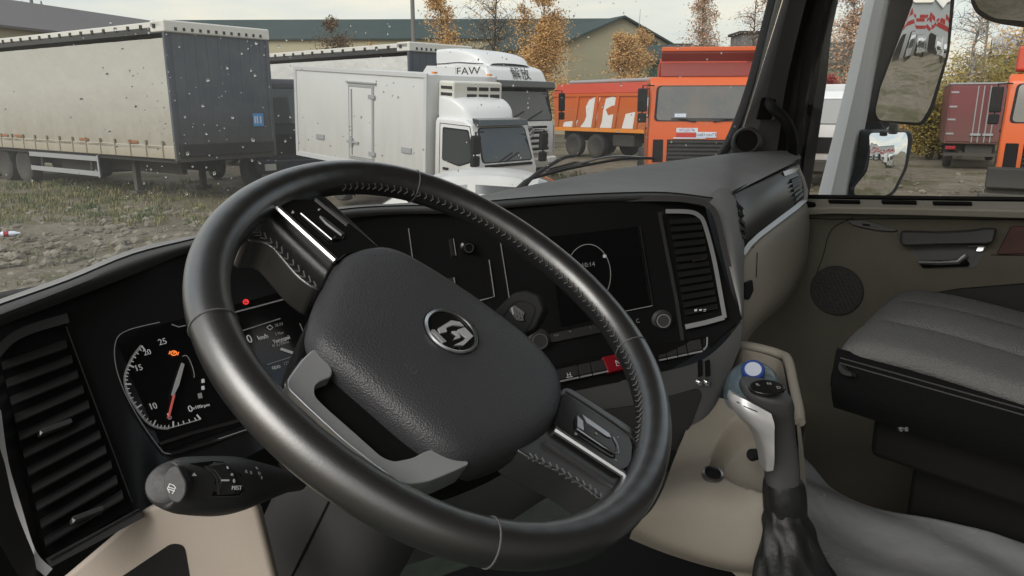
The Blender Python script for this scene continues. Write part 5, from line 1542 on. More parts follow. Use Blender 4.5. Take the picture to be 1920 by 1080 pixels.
# --- small white refrigerated box truck
def box_truck(label, X, Y, yaw, full=True, group=None, reefer=True, m=None, mb_=None):
    R = thing('box_truck', label, 'truck', (X, Y, 0), math.radians(yaw), group)
    m, mb2 = m or white_p, mb_ or white_box
    hb, xb, L, zt, zb = 1.0, -1.42, 4.78, 3.02, .98
    bx(R, 'cargo_box', mb2, xb - L, xb, -hb, hb, zb, zt, .02)
    for sy in (-1, 1):
        for (a0, a1, z0, z1) in ((xb - L, xb, zb - .06, zb + .05), (xb - L, xb, zt - .07, zt + .02)):
            bx(R, 'edge_trim', trim_l, a0, a1, sy * hb - .03, sy * hb + .022, z0, z1, .008)
        for a0 in (xb - .09, xb - L):
            bx(R, 'corner_post', trim_l, a0, a0 + .09, sy * hb - .03, sy * hb + .024, zb + .052, zt - .072, .008)
    cabover(R, [(0, .55), (0, 1.25), (-.05, 1.36), (-.31, 2.12), (-.50, 2.2), (-1.3, 2.2), (-1.34, 2.1), (-1.34, .62), (-1.1, .55)], .86, m,
            ((-.06, 1.39), (-.288, 2.06), .76, .70, vglass), [(-.18, 1.42), (-.36, 2.02), (-1.1, 2.02), (-1.1, 1.36), (-.6, 1.28)],
            [(-.12, .95), (-.12, 1.36), (-.33, 2.09), (-1.18, 2.09), (-1.18, .70), (-.95, .70)], .05)
    # roof deflector
    rows = []
    for k, (x, z, w_) in enumerate(((-.50, 2.18, .56), (-.62, 2.40, .68), (-.86, 2.55, .76), (-1.1, 2.62, .78), (-1.3, 2.62, .78))):
        rows.append([V((x, -w_, 2.14)), V((x, -w_, z - .08)), V((x, -w_ + .10, z)), V((x + .02, 0, z + .03)), V((x, w_ - .10, z)), V((x, w_, z - .08)), V((x, w_, 2.14))])
    vs, fs = grid(rows, 3, 3)
    mesh('roof_deflector', vs, fs, m, R, ang=60)
    MB().prism([(-.16, -.74, 2.10), (-.20, -.74, 2.22), (-.40, -.74, 2.24), (-.36, -.74, 2.10)], (0, 1.44, 0)).build('sun_visor', vglass, R, bevel=.015)
    bx(R, 'bumper', m, -.02, .09, -.86, .86, .48, .76, .04)
    for sy in (-1, 1):
        bx(R, 'headlight', lamp_w, -.02, .03, sy * .60 - .16, sy * .60 + .16, .80, .98, .03)
        bx(R, 'indicator', lamp_o, -.05, .02, sy * .82 - .05, sy * .82 + .05, 1.0, 1.12, .02)
        fmirror(R, -.05, sy * 1.02, 1.95, .36)
    for z in (1.02, 1.10): bx(R, 'grille_bar', trimg, -.01, .018, -.42, .42, z, z + .035, .005)
    bx(R, 'plate', capwhite, .09, .1, -.26, .26, .56, .67, .002)
    MB().lathe([(.07, 0), (.07, .015), (.055, .02), (.0, .012)], (.0, 0, 1.20), (1, 0, 0), 20).build('front_badge', chrome, R)
    for sy in (-1, 1):
        MB().tube([(-.035, sy * .1 - .2, 1.40), (-.09, sy * .1 + .25, 1.56)], .012, 5).build('wiper', rubber, R)
        bx(R, 'cab_step', chas, -.95, -.55, sy * .84 - .03, sy * .84 + .03, .42, .54, .01)
        bx(R, 'roof_lamp', lamp_o, xb - .06, xb + .02, sy * .8 - .05, sy * .8 + .05, zt + .021, zt + .06, .01)
    bx(R, 'wiper_cowl', rubber, -.07, .005, -.7, .7, 1.31, 1.36, .01)
    bx(R, 'chassis', chas, xb - L + .1, -.3, -.42, .42, .55, .92, .0)
    for x in (-.95, -4.6):
        for sy in (-1, 1): wheel_pair(R, x, sy * .78, .40, .24 if x > -2 else .30)
    if full:
        if reefer:
            rf = bx(R, 'reefer_unit', mat_reef, xb + .002, xb + .46, -.72, .72, 2.20, 2.92, .05)
            for sy in (-1, 1):
                for j in range(3):
                    for i in range(2):
                        y0 = -.1 + i * .36 if sy > 0 else -.62 + i * .0
                        pass
            for j in range(3):
                for i in range(3):
                    y0 = -.34 + i * .34
                    bx(rf, 'reefer_louvre', chas, xb + .455, xb + .47, y0, y0 + .28, 2.46 + j * .14, 2.53 + j * .14, .004)
                bx(rf, 'reefer_louvre', chas, xb + .10, xb + .42, -.733, -.715, 2.50 + j * .13, 2.56 + j * .13, .004)
        # side door with frame, hinges and bolt; two side lamps
        dx0, dx1, dz0, dz1 = xb - 2.62, xb - 1.72, zb + .12, zb + 1.72
        dr = bx(R, 'side_door', mb2, dx0 + .05, dx1 - .05, -hb - .03, -hb - .002, dz0 + .04, dz1 - .04, .008)
        for a in ((dx0, dx0 + .045, dz0, dz1), (dx1 - .045, dx1, dz0, dz1)): bx(dr, 'door_frame', trimg, a[0], a[1], -hb - .022, -hb - .001, a[2], a[3], .004)
        for a in ((dz1 - .035, dz1 + .01), (dz0 - .01, dz0 + .035)): bx(dr, 'door_frame', trimg, dx0, dx1, -hb - .0235, -hb - .0015, a[0], a[1], .004)
        bx(dr, 'drip_rail', trimg, dx0 - .06, dx1 + .1, -hb - .05, -hb - .001, dz1 + .05, dz1 + .085, .004)
        bx(dr, 'bolt_bar', trimg, dx0 + .13, dx0 + .16, -hb - .055, -hb - .031, dz0 + .08, dz1 - .08, .004)
        bx(dr, 'bolt_handle', trimg, dx0 - .02, dx0 + .40, -hb - .075, -hb - .056, dz0 + .34, dz0 + .39, .004)
        bx(dr, 'bolt_handle', trimg, dx0 + .11, dx0 + .19, -hb - .085, -hb - .031, dz0 + .28, dz0 + .45, .004)
        for z in (dz0 + .12, dz1 - .26): bx(dr, 'hinge', trimg, dx1 - .16, dx1 + .06, -hb - .045, -hb - .031, z, z + .09, .004)
        for x in (xb - 3.75, xb - .62): bx(R, 'side_lamp', trimg, x - .16, x + .16, -hb - .03, -hb - .001, zb + .42, zb + .54, .01)
        bx(R, 'side_skirt', chas, xb - 2.9, xb - .4, -.95, -.85, .5, .92, .02)
    return R
mat_reef = mat('reefer_cream', (.60, .60, .55), .5)
FR = box_truck('small white refrigerated box truck with side door and cooling unit above its cab', -.10, 15.4, -42)
FR.rotation_euler.y = math.radians(3.6)
FR.location.z = -.22
facepoly(FR, 'orange_plate', lamp_o, [(-.20, -.05), (.20, -.05), (.20, .09), (-.20, .09)], (.105, .12, .85), (0, 1, 0), (0, 0, 1), .01)
MB().tube([(-.3, -.87, 1.0), (.05, -.55, .82)], .03, 6).build('striped_pole', lamp_o, FR)

# --- tall white tractor unit
def tractor():
    R = thing('tractor_truck', 'tall white sleeper-cab tractor unit with black windscreen surround behind the small box truck', 'truck', (.42, 20.9, 0), math.radians(-40))
    hw = 1.22
    cabover(R, [(.0, .62), (.02, 1.75), (-.04, 1.9), (-.20, 2.85), (-.42, 3.25), (-1.0, 3.42), (-2.25, 3.42), (-2.3, 3.3), (-2.3, .95), (-1.9, .62)], hw, white_p,
            ((-.02, 1.86), (-.19, 2.78), 1.16, 1.12, vglass), [(-.20, 1.95), (-.32, 2.62), (-1.15, 2.62), (-1.15, 1.90), (-.7, 1.80)],
            [(-.10, 1.0), (-.12, 1.8), (-.30, 2.72), (-1.25, 2.72), (-1.25, .9)], .10)
    MB().prism([(-.10, -1.2, 2.66), (.06, -1.2, 2.74), (.03, -1.2, 2.92), (-.22, -1.2, 2.94)], (0, 2.4, 0)).build('sun_visor', vglass, R, bevel=.03)
    rows = []
    for (x, z, w_) in ((-.62, 3.36, .85), (-.9, 3.58, 1.0), (-1.3, 3.70, 1.1), (-1.8, 3.78, 1.14), (-2.3, 3.78, 1.14)):
        rows.append([V((x, -w_, 3.34)), V((x, -w_, z - .12)), V((x, -w_ + .12, z)), V((x, 0, z + .03)), V((x, w_ - .12, z)), V((x, w_, z - .12)), V((x, w_, 3.34))])
    vs, fs = grid(rows, 3, 3)
    mesh('roof_deflector', vs, fs, white_p, R, ang=60)
    sidepoly(R, 'side_fairing', white_p, [(-1.5, .8), (-1.5, 3.3), (-2.6, 3.35), (-2.75, 3.2), (-2.75, .8)], -hw + .005, .03, .012)
    MB().tube([(-.5, -hw - .002, 3.33), (-1.4, -hw - .004, 3.40), (-2.3, -hw - .004, 3.38)], .012, 5).build('roof_gap', rubber, R)
    bx(R, 'bumper', white_p, -.1, .14, -1.22, 1.22, .38, .86, .06)
    for k in range(5):
        z = .98 + k * .15
        bx(R, 'grille_bar', white_p, .0, .07, -.95 + .02 * k, .95 - .02 * k, z, z + .075, .015)
        bx(R, 'grille_slot', black, .0, .03, -.93 + .02 * k, .93 - .02 * k, z + .08, z + .145, .0)
    for sy in (-1, 1):
        bx(R, 'headlight', lamp_w, .02, .16, sy * .95 - .20, sy * .95 + .2, .68, .88, .05)
        bx(R, 'corner_deflector', trimg, -.25, .0, sy * 1.235 - .02, sy * 1.235 + .02, 1.0, 1.75, .03)
        fmirror(R, .06, sy * 1.42, 2.62, .50)
    for y in (-.75, .05): MB().tube([(.02, y, 1.90), (-.03, y + .65, 2.12)], .016, 5).build('wiper', rubber, R)
    bx(R, 'bumper_slot', black, .135, .15, -.6, .6, .46, .60, .01)
    MB().lathe([(.16, 0), (.16, .03), (.14, .035), (.12, .02), (.0, .02)], (.075, .0, 1.56), (1, 0, .02), 28).build('front_badge', dimchrome, R)
    for a, b_ in (((-.10, 1.50), (.10, 1.62)), ((-.08, 1.64), (.02, 1.48)), ((.0, 1.66), (.09, 1.50))):
        MB().tube([(.10, a[0], a[1]), (.10, b_[0], b_[1])], .014, 5).build('badge_bar', chrome, R)
    bx(R, 'chassis', chas, -6.0, -.4, -.45, .45, .6, 1.0, 0)
    for x in (-1.3, -4.0, -5.3):
        for sy in (-1, 1): wheel_pair(R, x, sy * 1.05, .52, .36)
    # writing: side mark and roof characters
    text('FAW', V((-1.05, -hw - .004, 3.16)), (1, 0, 0), (0, 0, 1), .27, chas, R, sx=1.5)
    up = V((-.22, 0, .40)).normalized()
    text('解放', V((-.315, .10, 3.10)), (0, 1, 0), up, .40, chas, R)
    return R
tractor()

# --- orange dump truck seen from its side
def dump_truck():
    R = thing('dump_truck', 'orange dump truck with white animal shapes on its bed, behind the tall white tractor', 'truck', (6.35, 32.3, 0), math.radians(-50))
    hw, L = 1.25, 5.3
    z0, z1 = 1.16, 2.78
    mb = MB().prism([(0, -hw, z0), (-L, -hw, z0), (-L - .1, -hw, z1), (.15, -hw, z1)], (0, 2 * hw, 0))
    mb.build('dump_bed', orange_bed, R, bevel=.03)
    MB().prism([(-L - .1, -hw, z1 + .002), (-L + .1, -hw + .1, z1 + .42), (.0, -hw + .1, z1 + .42), (.3, -hw, z1 + .002)], (0, 2 * hw - .2, 0)).build('load_cover', redor, R, bevel=.02)
    MB().tube([(-L, -.3, z1 + .52), (.6, -.3, z1 + .55)], .08, 8).build('cover_roll', trimg, R)
    bx(R, 'bed_rail', yelor, -L - .05, .12, -hw - .05, -hw - .002, z0 - .02, z0 + .14, .01)
    bx(R, 'bed_rail', orange_bed, -L - .08, .15, -hw - .05, -hw - .002, z1 - .14, z1 - .01, .01)
    for x in (-5.25, -4.1, -2.9, -1.7, -.5, .0):
        MB().prism([(x, -hw - .002, z0 + .142), (x + .20, -hw - .002, z0 + .142), (x + .42, -hw - .002, z1 - .142), (x + .22, -hw - .002, z1 - .142)], (0, -.06, 0)).build('bed_rib', orange_bed, R, bevel=.01)
    def wp_(pts): sidepoly(R, 'white_marking', capw2, pts, -hw - .001, .004)
    wp_([(-4.75, 1.32), (-3.9, 1.32), (-3.78, 1.62), (-4.66, 1.52)])
    wp_([(-3.62, 1.32), (-2.75, 1.32), (-2.6, 1.75), (-2.55, 2.3), (-2.42, 2.6), (-2.75, 2.62), (-3.1, 2.5), (-3.3, 2.2), (-3.25, 1.8), (-3.35, 1.6)])
    wp_([(-2.42, 1.32), (-1.55, 1.32), (-1.38, 1.95), (-1.95, 1.85), (-2.1, 2.1), (-1.75, 2.25), (-1.4, 2.28), (-1.3, 2.52), (-1.7, 2.64), (-2.1, 2.55), (-2.25, 2.0), (-2.3, 1.6)])
    wp_([(-1.15, 1.32), (-.35, 1.32), (-.15, 2.05), (-.95, 1.92)])
    bx(R, 'chassis', chas, -L - .1, 2.6, -.5, .5, .7, 1.1, 0)
    for x in (-4.1, -2.7, 1.1):
        for sy in (-1, 1): wheel_pair(R, x, sy * 1.05, .52, .36)
    bx(R, 'fuel_tank', chas, -1.7, -.5, -1.2, -.6, .55, 1.05, .06)
    cabover(R, [(2.6, .7), (2.62, 1.7), (2.5, 2.7), (2.3, 2.85), (.8, 2.85), (.75, .9), (1.6, .7)], 1.22, orange,
            ((2.61, 1.78), (2.50, 2.66), 1.08, 1.05, vglass2), [(2.35, 1.8), (2.3, 2.6), (1.5, 2.6), (1.5, 1.8)], [(2.45, .9), (2.4, 2.7), (1.4, 2.7), (1.4, .9)], .06)
    return R
capw2 = mat('marking_white', (.70, .70, .68), .5)
dump_truck()

# --- orange cab-over truck facing the camera, with its raised dark red cab guard
def orange_truck(label, X, Y, yaw, plough=False, full=True):
    R = thing('orange_truck', label, 'truck', (X, Y, 0), math.radians(yaw))
    hw = 1.25
    cabover(R, [(.0, .80), (.04, 1.85), (-.08, 2.78), (-.25, 2.92), (-1.75, 2.92), (-1.8, 2.8), (-1.8, 1.05), (-1.4, .80)], hw, orange,
            ((.035, 1.93), (-.07, 2.72), 1.14, 1.10, vglass2), [(-.28, 2.0), (-.34, 2.68), (-1.2, 2.68), (-1.2, 2.0)],
            [(-.14, 1.1), (-.16, 2.76), (-1.3, 2.76), (-1.3, 1.0)], .06)
    bx(R, 'grille', black, .01, .05, -.82, .82, .95, 1.52, .02)
    for k in range(6): bx(R, 'grille_bar', chas, .05, .085, -.8, .8, 1.0 + k * .09, 1.045 + k * .09, .006)
    bx(R, 'bumper', orange, -.15, .22, -1.25, 1.25, .45, .82, .05)
    for sy in (-1, 1):
        bx(R, 'headlight', lamp_w, .215, .235, sy * .95 - .16, sy * .95 + .16, .54, .72, .02)
        bx(R, 'step_recess', black, -.10, .03, sy * 1.02 - .12, sy * 1.02 + .12, 1.0, 1.52, .01)
        fmirror(R, .05, sy * 1.42, 2.66, .52)
        MB().tube([(.06, sy * .2, 1.92), (.05, sy * .62, 1.98)], .016, 5).build('wiper', rubber, R)
    MB().tube([(.065, -.75, 1.985), (.065, .85, 1.985)], .012, 5).build('wiper_bar', rubber, R)
    bx(R, 'chassis', chas, -6.5, -.3, -.45, .45, .6, 1.0, 0)
    for x in (-1.0, -4.4, -5.7):
        for sy in (-1, 1): wheel_pair(R, x, sy * 1.05, .52, .34)
    return R
OT = orange_truck('orange cab-over truck facing the camera, raised dark red guard above its cab', 4.40, 17.5, -97)
bx(OT, 'sticker', capwhite, .042, .050, -.62, -.14, 1.68, 1.78, 0)
bx(OT, 'sticker', mat('sticker_red', (.5, .03, .03), .5), .042, .050, -.62, -.18, 1.57, 1.65, 0)
bx(OT, 'sticker', capwhite, .042, .050, -.68, .05, 1.54, 1.565, 0)
pl_ = bx(OT, 'number_plate', capwhite, .045, .06, -.17, .28, 1.565, 1.69, .003)
text('о681ом73', V((.0605, .055, 1.625)), (0, 1, 0), (0, 0, 1), .10, black, pl_)
text('МОДЕЛЬ', V((.0515, -.38, 1.73)), (0, 1, 0), (0, 0, 1), .08, hazred, OT)
bx(OT, 'dash_paper', capwhite, .03, .062, -.68, -.42, 2.02, 2.10, .002)
# raised guard of the dump body above the cab
MB().prism([(-.75, -.98, 2.94), (-.95, -.98, 3.30), (-.72, -.98, 3.58), (-.62, -.98, 3.58), (-.60, -.98, 3.46), (-.80, -.98, 3.28), (-.64, -.98, 2.94)], (0, 2.3, 0)).build('cab_guard', darkred, OT, bevel=.02)
bx(OT, 'guard_lip', orange, -.66, -.56, -.99, 1.34, 3.50, 3.60, .02)
MB().prism([(-1.7, -1.0, 2.6), (-1.7, -1.0, 3.2), (-.8, -1.0, 3.35), (-.78, -1.0, 3.25)], (0, 2.0, 0)).build('guard_support', redor, OT, bevel=.02)
OR = orange_truck('orange truck with black plough blade beyond the door window, at the right edge', 11.3, 15.3, -122)
for z0, z1, x in ((.50, .62, .35), (.64, 1.06, .55)): bx(OR, 'plough_blade', chas, x, x + .25, -1.4, 1.4, z0, z1, .04)
bx(OR, 'plough_blade', chas, .75, .95, -1.5, 1.5, .02, .55, .04)
bx(OR, 'cab_guard', redor, -1.75, -.65, -1.15, 1.2, 3.0, 3.5, .05)

# --- maroon box truck seen from behind
def maroon_truck():
    R = thing('maroon_van', 'maroon box van with closed rear doors by the yellow bushes', 'truck', (16.75, 27.2, 0), math.radians(63))
    hw = 1.15
    bx(R, 'cargo_box', maroon, .0, 5.0, -hw, hw, .92, 3.02, .03)
    bx(R, 'roof_edge', trimg, -.03, 5.0, -hw - .02, hw + .02, 3.0, 3.06, .01)
    for sy in (-1, 1):
        d = bx(R, 'rear_door', maroon, -.04, -.001, min(sy * .03, sy * 1.08), max(sy * .03, sy * 1.08), 1.0, 2.94, .015)
        for y in (.10, .28): MB().tube([(-.07, sy * y, .98), (-.07, sy * y, 2.95)], .022, 6).build('lock_bar', trimg, d)
        bx(d, 'lock_handle', trimg, -.12, -.075, sy * .19 - .16, sy * .19 + .16, 1.22, 1.30, .005)
        for z in (1.25, 1.75, 2.2, 2.7): bx(d, 'hinge', trimg, -.06, -.041, sy * .98 - .12, sy * .98 + .12, z, z + .06, .004)
        bx(R, 'tail_lamp', hazred, -.02, .06, sy * .9 - .16, sy * .9 + .16, .72, .84, .01)
    bx(R, 'rear_bumper', chas, .05, .18, -1.1, 1.1, .48, .60, .01)
    bx(R, 'chassis', chas, .2, 6.6, -.42, .42, .58, .915, 0)
    cabover(R, [(6.9, .6), (6.9, 1.5), (6.6, 2.3), (5.3, 2.35), (5.2, .7)], 1.05, white_p, ((6.88, 1.56), (6.63, 2.24), .9, .86, vglass), [(6.4, 1.5), (6.3, 2.2), (5.6, 2.2), (5.6, 1.5)], [(6.5, .8), (6.4, 2.28), (5.5, 2.28), (5.5, .8)], .06)
    for x in (1.4, 5.9):
        for sy in (-1, 1): wheel_pair(R, x, sy * .88, .45, .28)
    return R
maroon_truck()
# --- white truck glimpsed between the pillar and the fairing
def white_truck(label, X, Y, yaw, group=None):
    R = thing('white_truck', label, 'truck', (X, Y, 0), math.radians(yaw), group)
    cabover(R, [(.0, .7), (.05, 1.7), (-.10, 2.5), (-.3, 2.68), (-1.6, 2.68), (-1.7, 2.5), (-1.7, .9), (-1.3, .7)], 1.2, white_p, ((.045, 1.76), (-.09, 2.46), 1.08, 1.04, vglass),
            [(-.28, 1.8), (-.34, 2.45), (-1.2, 2.45), (-1.2, 1.8)], [(-.14, 1.0), (-.16, 2.52), (-1.3, 2.52), (-1.3, .9)], .08)
    bx(R, 'bumper', chas, -.1, .2, -1.2, 1.2, .42, .76, .05)
    bx(R, 'grille', black, .02, .06, -.8, .8, .95, 1.4, .02)
    for sy in (-1, 1):
        bx(R, 'headlight', lamp_w, .19, .215, sy * .9 - .16, sy * .9 + .16, .5, .68, .02)
        fmirror(R, .04, sy * 1.36, 2.4, .42)
    bx(R, 'flat_body', white_box, -7.2, -1.9, -1.22, 1.22, 1.1, 2.9, .03)
    bx(R, 'chassis', chas, -7.0, -.3, -.45, .45, .6, 1.05, 0)
    for x in (-1.0, -4.6, -5.9):
        for sy in (-1, 1): wheel_pair(R, x, sy * 1.02, .50, .34)
    return R
WT = white_truck('white truck partly hidden between the windscreen pillar and the pale fairing', 9.05, 21.6, -118)

def dark_truck():
    R = thing('dark_truck', 'dark navy truck squeezed between the cream trailer and the small box truck', 'truck', (-6.15, 21.6, 0), math.radians(-52))
    cabover(R, [(.0, .7), (.04, 1.7), (-.10, 2.85), (-.3, 3.0), (-1.8, 3.0), (-1.9, 2.8), (-1.9, .9), (-1.3, .7)], 1.15, navy, ((.035, 1.76), (-.085, 2.75), 1.02, .98, vglass),
            [(-.28, 1.8), (-.34, 2.6), (-1.2, 2.6), (-1.2, 1.8)], [(-.14, 1.0), (-.16, 2.7), (-1.3, 2.7), (-1.3, .9)], .08)
    bx(R, 'bumper', navy, -.1, .2, -1.15, 1.15, .42, .80, .05)
    bx(R, 'grille', black, .02, .06, -.8, .8, .95, 1.5, .02)
    for sy in (-1, 1): bx(R, 'headlight', lamp_w, .19, .215, sy * .85 - .16, sy * .85 + .16, .52, .70, .03)
    bx(R, 'chassis', chas, -5.0, -.3, -.45, .45, .6, 1.05, 0)
    for x in (-1.0, -4.2):
        for sy in (-1, 1): wheel_pair(R, x, sy * 1.0, .50, .34)
dark_truck()
# --- white car parked right in front of the truck
def car():
    R = thing('white_car', 'white passenger car parked right below the windscreen, seen over the dashboard', 'car', (-3.05, 9.5, 0), math.radians(176))
    prof = [(.0, .50, .70), (-.05, .72, .74), (-.35, .86, .78), (-1.15, .98, .80), (-1.3, 1.0, .80), (-2.0, 1.40, .64), (-2.5, 1.49, .60), (-3.2, 1.46, .60), (-3.9, 1.22, .66), (-4.25, 1.02, .74), (-4.4, .8, .74), (-4.42, .5, .72)]
    rows = []
    for x, z, w_ in prof:
        sh_ = min(z - .04, .96)
        rows.append([V((x, -.84 if x < -.1 and x > -4.3 else -.76, .35)), V((x, -.87 if x < -.1 and x > -4.3 else -.78, min(.6, z - .08))), V((x, -.85 if x < -.2 and x > -4.3 else -.76, sh_ - .02)), V((x, -w_ - .02, z - .05)), V((x, -w_ + .12, z)), V((x, 0, z + .02)),
                     V((x, w_ - .12, z)), V((x, w_ + .02, z - .05)), V((x, .85 if x < -.2 and x > -4.3 else .76, sh_ - .02)), V((x, .87 if x < -.1 and x > -4.3 else .78, min(.6, z - .08))), V((x, .84 if x < -.1 and x > -4.3 else .76, .35))])
    vs, fs = grid(rows, 2, 3)
    bv = BVHTree.FromPolygons([tuple(v) for v in vs], fs)
    mesh('car_body', vs, fs, white_p, R, ang=60)
    def top(x, y, o=.006):
        h = bv.ray_cast(V((x, y, 4)), V((0, 0, -1)))
        return (h[0] if h[0] else V((x, y, 1))) + V((0, 0, o))
    def patch(name, m, quad, nu=10, nv=6):
        vs, fs = [], []
        for j in range(nv + 1):
            for i in range(nu + 1):
                a, b_ = i / nu, j / nv
                p = (V(quad[0]) * (1 - a) + V(quad[1]) * a) * (1 - b_) + (V(quad[3]) * (1 - a) + V(quad[2]) * a) * b_
                vs.append(top(p.x, p.y))
        for j in range(nv):
            for i in range(nu): fs.append((j * (nu + 1) + i, j * (nu + 1) + i + 1, (j + 1) * (nu + 1) + i + 1, (j + 1) * (nu + 1) + i))
        mesh(name, vs, fs, m, R, ang=80)
    patch('windscreen', vglass, [(-1.34, -.72, 0), (-1.34, .72, 0), (-1.96, .56, 0), (-1.96, -.56, 0)])
    patch('rear_window', vglass, [(-3.4, -.52, 0), (-3.4, .52, 0), (-3.95, .6, 0), (-3.95, -.6, 0)])
    for sy in (-1, 1):
        for q in ([(-1.62, 1.0), (-2.12, 1.36), (-2.58, 1.40), (-2.58, 1.0)], [(-2.68, 1.0), (-2.68, 1.40), (-3.2, 1.37), (-3.66, 1.12), (-3.7, 1.0)]):
            vs = []
            for x, z in q:
                h = bv.ray_cast(V((x, sy * 3, z)), V((0, -sy, 0)))
                vs.append((h[0] if h[0] else V((x, sy * .7, z))) + V((0, sy * .006, .002)))
            MB().prism(vs, (0, -sy * .012, 0)).build('side_window', vglass, R)
        o = bx(R, 'door_mirror', white_p, -1.62, -1.45, sy * .95 - .08, sy * .95 + .08, .98, 1.10, .03)
        bx(R, 'headlight', lamp_w, -.16, -.02, sy * .58 - .14, sy * .58 + .14, .60, .72, .03)
        for x in (-.85, -3.45): wheel_pair(R, x, sy * .76, .31, .2)
    for y in (-.1, .4): MB().tube([top(-1.36, y - .3, .015), top(-1.5, y + .2, .02)], .008, 5).build('wiper', rubber, R)
    return R
car()

# --- behind the truck, what the mirrors look at: a row of white trucks and a white hall with red checks
def along(t, s): return V((1.55, 2.0, 0)) + V((.8, -.6, 0)) * t + V((.6, .8, 0)) * s
lb = ['white box truck parked behind, nearest in the main mirror', 'white box truck parked behind, second from the near end in the main mirror', 'white box truck parked behind in the middle of the far row in the mirror',
      'white box truck parked behind on the left of the far row in the mirror', 'white box truck parked behind, farthest right of the far row in the mirror']
BT = box_truck(lb[0], 0, 0, 0, False, 'white trucks parked behind, seen in the mirror')
for i, (t_, s_, a_) in enumerate(((15, 5.2, 150), (26, 6.0, 150), (40, 2.6, 145), (42, -1.0, 140), (38, 6.6, 150))):
    o = BT if i == 0 else copy_tree(BT)
    p = along(t_, s_)
    o.location = (p.x, p.y, 0)
    o.rotation_euler = (0, 0, math.radians(a_))
    o['label'] = lb[i]
hall = thing('checked_hall', 'white hall with red checked band, seen behind the truck in the side mirror', 'building', along(62, 2), math.radians(53))
bx(hall, 'wall', white_box, -16, 16, 0, 12, 0, 8.5, .05)
redc = mat('check_red', (.55, .03, .03), .5)
rg2 = random.Random(5)
for i in range(40):
    for j in range(4):
        if (i + j * 2 + rg2.randint(0, 1)) % 3 == 0 or j == 0:
            bx(hall, 'red_check', redc, -16 + i * .8, -16 + i * .8 + .78, 12.0, 12.03, 4.2 + j * .62, 4.2 + j * .62 + .58, 0)
bx(hall, 'eave', trimg, -16.3, 16.3, -.3, 12.3, 8.5, 8.7, .02)
for i in range(7): bx(hall, 'hall_door', chas, -13 + i * 4, -10.6 + i * 4, 12.0, 12.04, 0, 3.2, 0)

# --- sheds and halls along the far side
def building(name, label, X, Y, yaw, L, Wd, h, hr, wm, rm, ov=.4):
    R = thing(name, label, 'building', (X, Y, 0), math.radians(yaw))
    bx(R, 'wall', wm, -L / 2, L / 2, -Wd / 2, Wd / 2, 0, h, .0)
    for sx in (-1, 1): MB().prism([(sx * L / 2, -Wd / 2, h), (sx * L / 2, Wd / 2, h), (sx * L / 2, 0, hr)], (-sx * .2, 0, 0)).build('gable', wm, R)
    for sy in (-1, 1):
        MB().prism([(-L / 2 - ov, sy * (Wd / 2 + ov), h - ov * (hr - h) / (Wd / 2)), (L / 2 + ov, sy * (Wd / 2 + ov), h - ov * (hr - h) / (Wd / 2)), (L / 2 + ov, 0, hr + .02), (-L / 2 - ov, 0, hr + .02)], (0, 0, .14)).build('roof', rm, R)
    return R
groof = mat('green_roof', (.045, .066, .067), .85, spec=.15, var=(.4, (.058, .082, .080), .3))
beigew = mat('shed_beige', (.42, .38, .26), .7, var=(.3, (.38, .34, .23), .3))
greyroof = mat('grey_roof', (.15, .142, .15), .85, spec=.2)
greenw = mat('green_sheet', (.075, .20, .155), .6)
pinkgrey = mat('block_grey', (.16, .155, .15), .8)
building('green_roof_shed', 'beige shed with plain gable end and green roof beyond the orange dump truck', 2.3, 75.5, -65, 30, 9.5, 7.0, 8.9, beigew, groof)
building('green_roof_hall', 'farther green-roofed hall peeking up behind the parked trailers', -14, 90, -2, 54, 16, 9.0, 11.6, beigew, groof)
building('grey_roof_shed', 'low beige shed with dark grey roof at the far left', -30.5, 50, 75, 24, 9, 6.5, 8.4, beigew, greyroof)
building('green_hangar', 'small green sheet-metal hangar beyond the orange dump truck', 11.7, 56, 4, 5, 6, 5.2, 6.3, greenw, groof)
building('green_hangar', 'green sheet-metal hangar behind the yellow bushes at the right', 37.5, 50, -30, 11, 9, 5.4, 6.6, greenw, mat('pale_roof', (.38, .40, .41), .6))
building('green_hangar', 'green hangar end seen past the windscreen pillar', 25.5, 60, -20, 9, 8, 5.2, 6.8, greenw, groof)
ch = thing('brick_block', 'dark square block rising above the raised cab guard', 'building', (19.2, 62, 0))
bx(ch, 'wall', pinkgrey, -1.5, 1.5, -1.5, 1.5, 0, 7.6, 0)
bx(ch, 'roof_slab', chas, -1.7, 1.7, -1.7, 1.7, 7.6, 7.8, 0)
for X_, w_, h_, l_ in ((11.0, .5, 7.0, 'slim dark chimney stub left of the raised cab guard'), (13.4, .9, 6.7, 'wide dark chimney stub beside the raised cab guard')):
    c = thing('chimney_stub', l_, 'chimney', (X_, 63, 0))
    bx(c, 'shaft', pinkgrey, -w_, w_, -w_, w_, 0, h_, 0)
    bx(c, 'cap', chas, -w_ - .1, w_ + .1, -w_ - .1, w_ + .1, h_, h_ + .3, 0)

